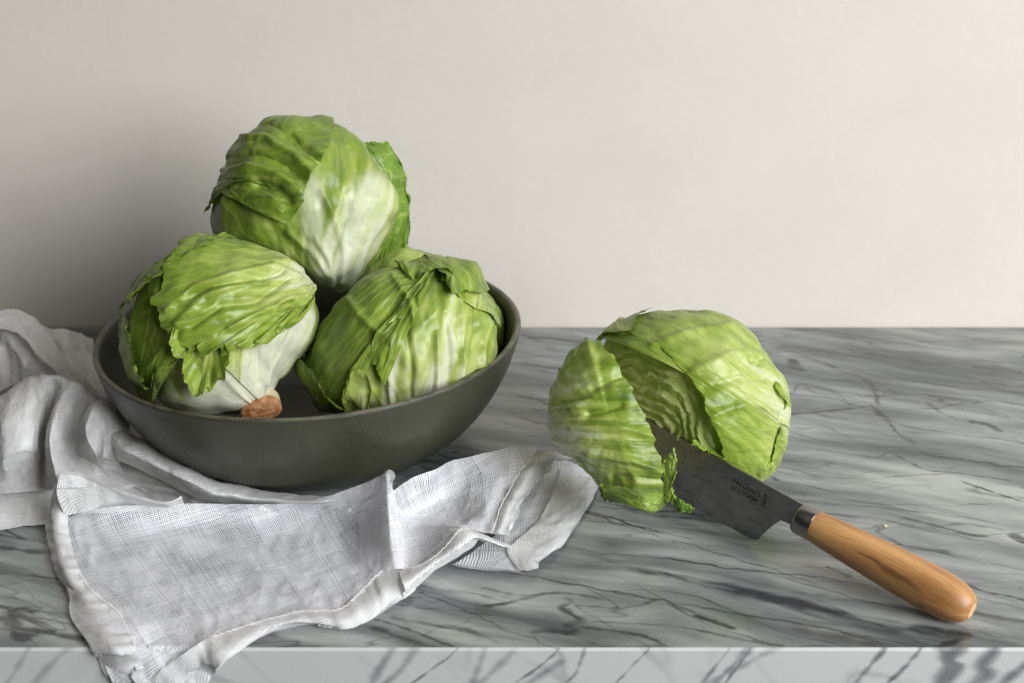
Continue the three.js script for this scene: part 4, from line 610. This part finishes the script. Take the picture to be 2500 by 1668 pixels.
  sheet('fabric', [
    [[935, 1215, .040], [1000, 1170, .036], [1063, 1146, .034], [1100, 1126, .036], [1150, 1116, .036], [1200, 1103, .036], [1252, 1093, .035], [1310, 1097, .030], [1360, 1116, .022]],
    [[945, 1230, .034], [1000, 1205, .026], [1050, 1190, .024], [1105, 1172, .026], [1160, 1160, .028], [1215, 1148, .030], [1255, 1142, .030], [1305, 1143, .027], [1350, 1142, .020]],
    [[958, 1275, .022], [1005, 1250, .016], [1045, 1238, .013], [1100, 1222, .014], [1150, 1212, .020], [1200, 1205, .024], [1236, 1200, .022], [1270, 1195, .022], [1302, 1190, .014]],
    [[964, 1330, .014], [1010, 1288, .010], [1050, 1272, .010], [1100, 1266, .012], [1140, 1262, .016], [1180, 1256, .020], [1214, 1252, .018], [1242, 1246, .019], [1266, 1240, .012]],
    [[974, 1380, .010], [1025, 1320, .014], [1060, 1298, .022], [1095, 1286, .026], [1130, 1290, .024], [1165, 1298, .020], [1195, 1304, .018], [1218, 1306, .016], [1240, 1308, .010]],
  ], gauze, { seed: 17, wrinkle: .0010, nu: 220, nv: 150, floor: .003 });
  sheet('hem', [
    [[1312, 1100, .032], [1345, 1106, .028], [1375, 1114, .022], [1412, 1122, .012]],
    [[1290, 1130, .030], [1315, 1128, .031], [1340, 1130, .025], [1364, 1130, .017]],
    [[1271, 1152, .028], [1295, 1150, .030], [1318, 1154, .023], [1336, 1160, .015]],
    [[1246, 1196, .023], [1270, 1194, .026], [1292, 1192, .020], [1308, 1188, .012]],
    [[1221, 1244, .019], [1242, 1242, .022], [1258, 1240, .017], [1270, 1232, .010]],
    [[1212, 1275, .017], [1230, 1274, .020], [1246, 1272, .015], [1260, 1265, .009]],
    [[1199, 1303, .017], [1215, 1306, .018], [1228, 1308, .014], [1236, 1312, .008]],
  ], hem, { seed: 18, wrinkle: .0005, nu: 50, nv: 150, pucker: [.0018, .018, false], off: .001, floor: .003 });
  sheet('hem', [
    [[975, 1400, .012], [1012, 1385, .014], [1052, 1366, .018], [1078, 1345, .022], [1096, 1325, .026], [1112, 1305, .030], [1130, 1292, .031], [1165, 1303, .024], [1200, 1318, .018], [1240, 1334, .010]],
    [[985, 1432, .014], [1020, 1408, .016], [1056, 1382, .018], [1088, 1362, .022], [1115, 1342, .027], [1140, 1320, .030], [1156, 1308, .031], [1180, 1318, .024], [1212, 1330, .017], [1245, 1340, .009]],
    [[988, 1466, .003], [1028, 1428, .004], [1064, 1398, .006], [1098, 1378, .008], [1128, 1362, .012], [1158, 1338, .018], [1172, 1322, .024], [1188, 1326, .019], [1212, 1340, .010], [1244, 1346, .005]],
  ], hem, { seed: 19, wrinkle: .0006, nu: 160, nv: 40, pucker: [.0007, .02, true], off: .0012, floor: .003 });
  // the slope between the upright fold and the stitched edge
  sheet('fabric', [
    [[955, 1230, .030], [1010, 1255, .014], [1060, 1262, .011], [1110, 1272, .014], [1150, 1290, .018]],
    [[962, 1300, .022], [1010, 1300, .014], [1060, 1300, .018], [1100, 1293, .024], [1140, 1296, .025]],
    [[970, 1360, .014], [1010, 1352, .014], [1050, 1340, .018], [1090, 1315, .026], [1135, 1300, .028]],
    [[975, 1410, .010], [1014, 1392, .013], [1054, 1370, .017], [1096, 1332, .025], [1134, 1300, .030]],
  ], gauze, { seed: 21, wrinkle: .0007, nu: 90, nv: 80, floor: .003 });
  // under layer between the roll and the front sheet
  sheet('fabric', [
    [[110, 1130, .012], [200, 1110, .016], [290, 1105, .018], [380, 1140, .014], [480, 1190, .010], [600, 1215, .008]],
    [[120, 1190, .008], [210, 1175, .012], [300, 1165, .010], [390, 1185, .008], [490, 1215, .006], [600, 1235, .005]],
    [[130, 1260, .004], [220, 1255, .006], [310, 1250, .005], [400, 1250, .004], [500, 1255, .004], [610, 1260, .004]],
  ], hem, { seed: 22, wrinkle: .0016, nu: 120, nv: 60, label: 'shaded under layer of the towel' });
  // seams
  const seamMat = new THREE.MeshStandardMaterial({ color: 0xf5f2ea, roughness: 1 });
  const seam = (pts, h = .0004) => { const c = evenly(pts.map(pt0), 160).map((p, i) => V(p[0] - t.position.x + .0008 * ns(i / 5, 3, 3), p[1] - t.position.y + h + .0006 * Math.sin(i * 1.9), p[2] - t.position.z)); part('stitching', new THREE.TubeGeometry(new THREE.CatmullRomCurve3(c), 320, .00022, 6), seamMat, t); };
  seam([[196, 1402, .0075], [226, 1446, .0070], [288, 1497, .0075], [310, 1538, .0075], [328, 1576, .0075]]);
  seam([[520, 1556, .0055], [616, 1525, .006], [731, 1495, .006], [827, 1489, .0065], [884, 1442, .007], [922, 1404, .010], [955, 1386, .013], [1012, 1386, .017], [1052, 1367, .021], [1078, 1346, .025], [1096, 1326, .029], [1112, 1306, .033], [1128, 1293, .034]]);
  seam([[1311, 1101, .034], [1290, 1130, .033], [1270, 1152, .031], [1245, 1196, .027], [1220, 1244, .023], [1211, 1275, .021], [1199, 1303, .020]]);
  // a loose thread at the corner of the stitched edge
  { const c = [[1404, 1122, .012], [1412, 1126, .013], [1410, 1136, .010], [1414, 1146, .008], [1409, 1158, .006]].map(pt0).map((p) => V(...p).sub(t.position)); part('loose_thread', new THREE.TubeGeometry(new THREE.CatmullRomCurve3(c), 40, .0003, 5), seamMat, t); }
  // upright fold that ends in a soft tip before the bowl
  sheet('fabric', [
    [[890, 1182, .050], [922, 1164, .062], [942, 1156, .070], [953, 1164, .066], [958, 1182, .056]],
    [[880, 1240, .026], [920, 1212, .044], [946, 1195, .056], [959, 1207, .046], [964, 1225, .034]],
    [[880, 1310, .008], [925, 1280, .026], [950, 1260, .038], [968, 1272, .028], [980, 1295, .012]],
    [[880, 1375, .006], [925, 1350, .014], [955, 1328, .025], [980, 1340, .017], [1005, 1355, .010]],
    [[880, 1425, .005], [930, 1405, .010], [965, 1388, .016], [995, 1392, .013], [1030, 1390, .009]],
  ], gauze, { seed: 20, wrinkle: .0008, nu: 70, nv: 90 });
  const tip = new THREE.SphereGeometry(.0042, 20, 14); tip.scale(1, 1.1, 1);
  const tp = at(950, 1163, .064); part('fabric', tip, hem, t).position.copy(tp.sub(t.position));
}
// ---------------------------------------------------------------- crumb
{
  const p = at(2161, 1287, 0), g = new THREE.IcosahedronGeometry(.0013, 1), a = g.attributes.position;
  for (let i = 0; i < a.count; i++) { const v = V().fromBufferAttribute(a, i), k = 1 + .5 * ns(v.x * 900, v.y * 900, v.z * 900); a.setXYZ(i, v.x * k * 1.2, v.y * k * .8, v.z * k); } g.computeVertexNormals();
  const m = part('crumb', g, new THREE.MeshStandardMaterial({ color: 0xbfb494, roughness: .9 }), scene); m.position.set(p.x, .001, p.z);
  m.userData = { label: 'tiny pale crumb lying alone on the marble behind the knife handle', category: 'crumb' };
}
renderer.render(scene, camera);
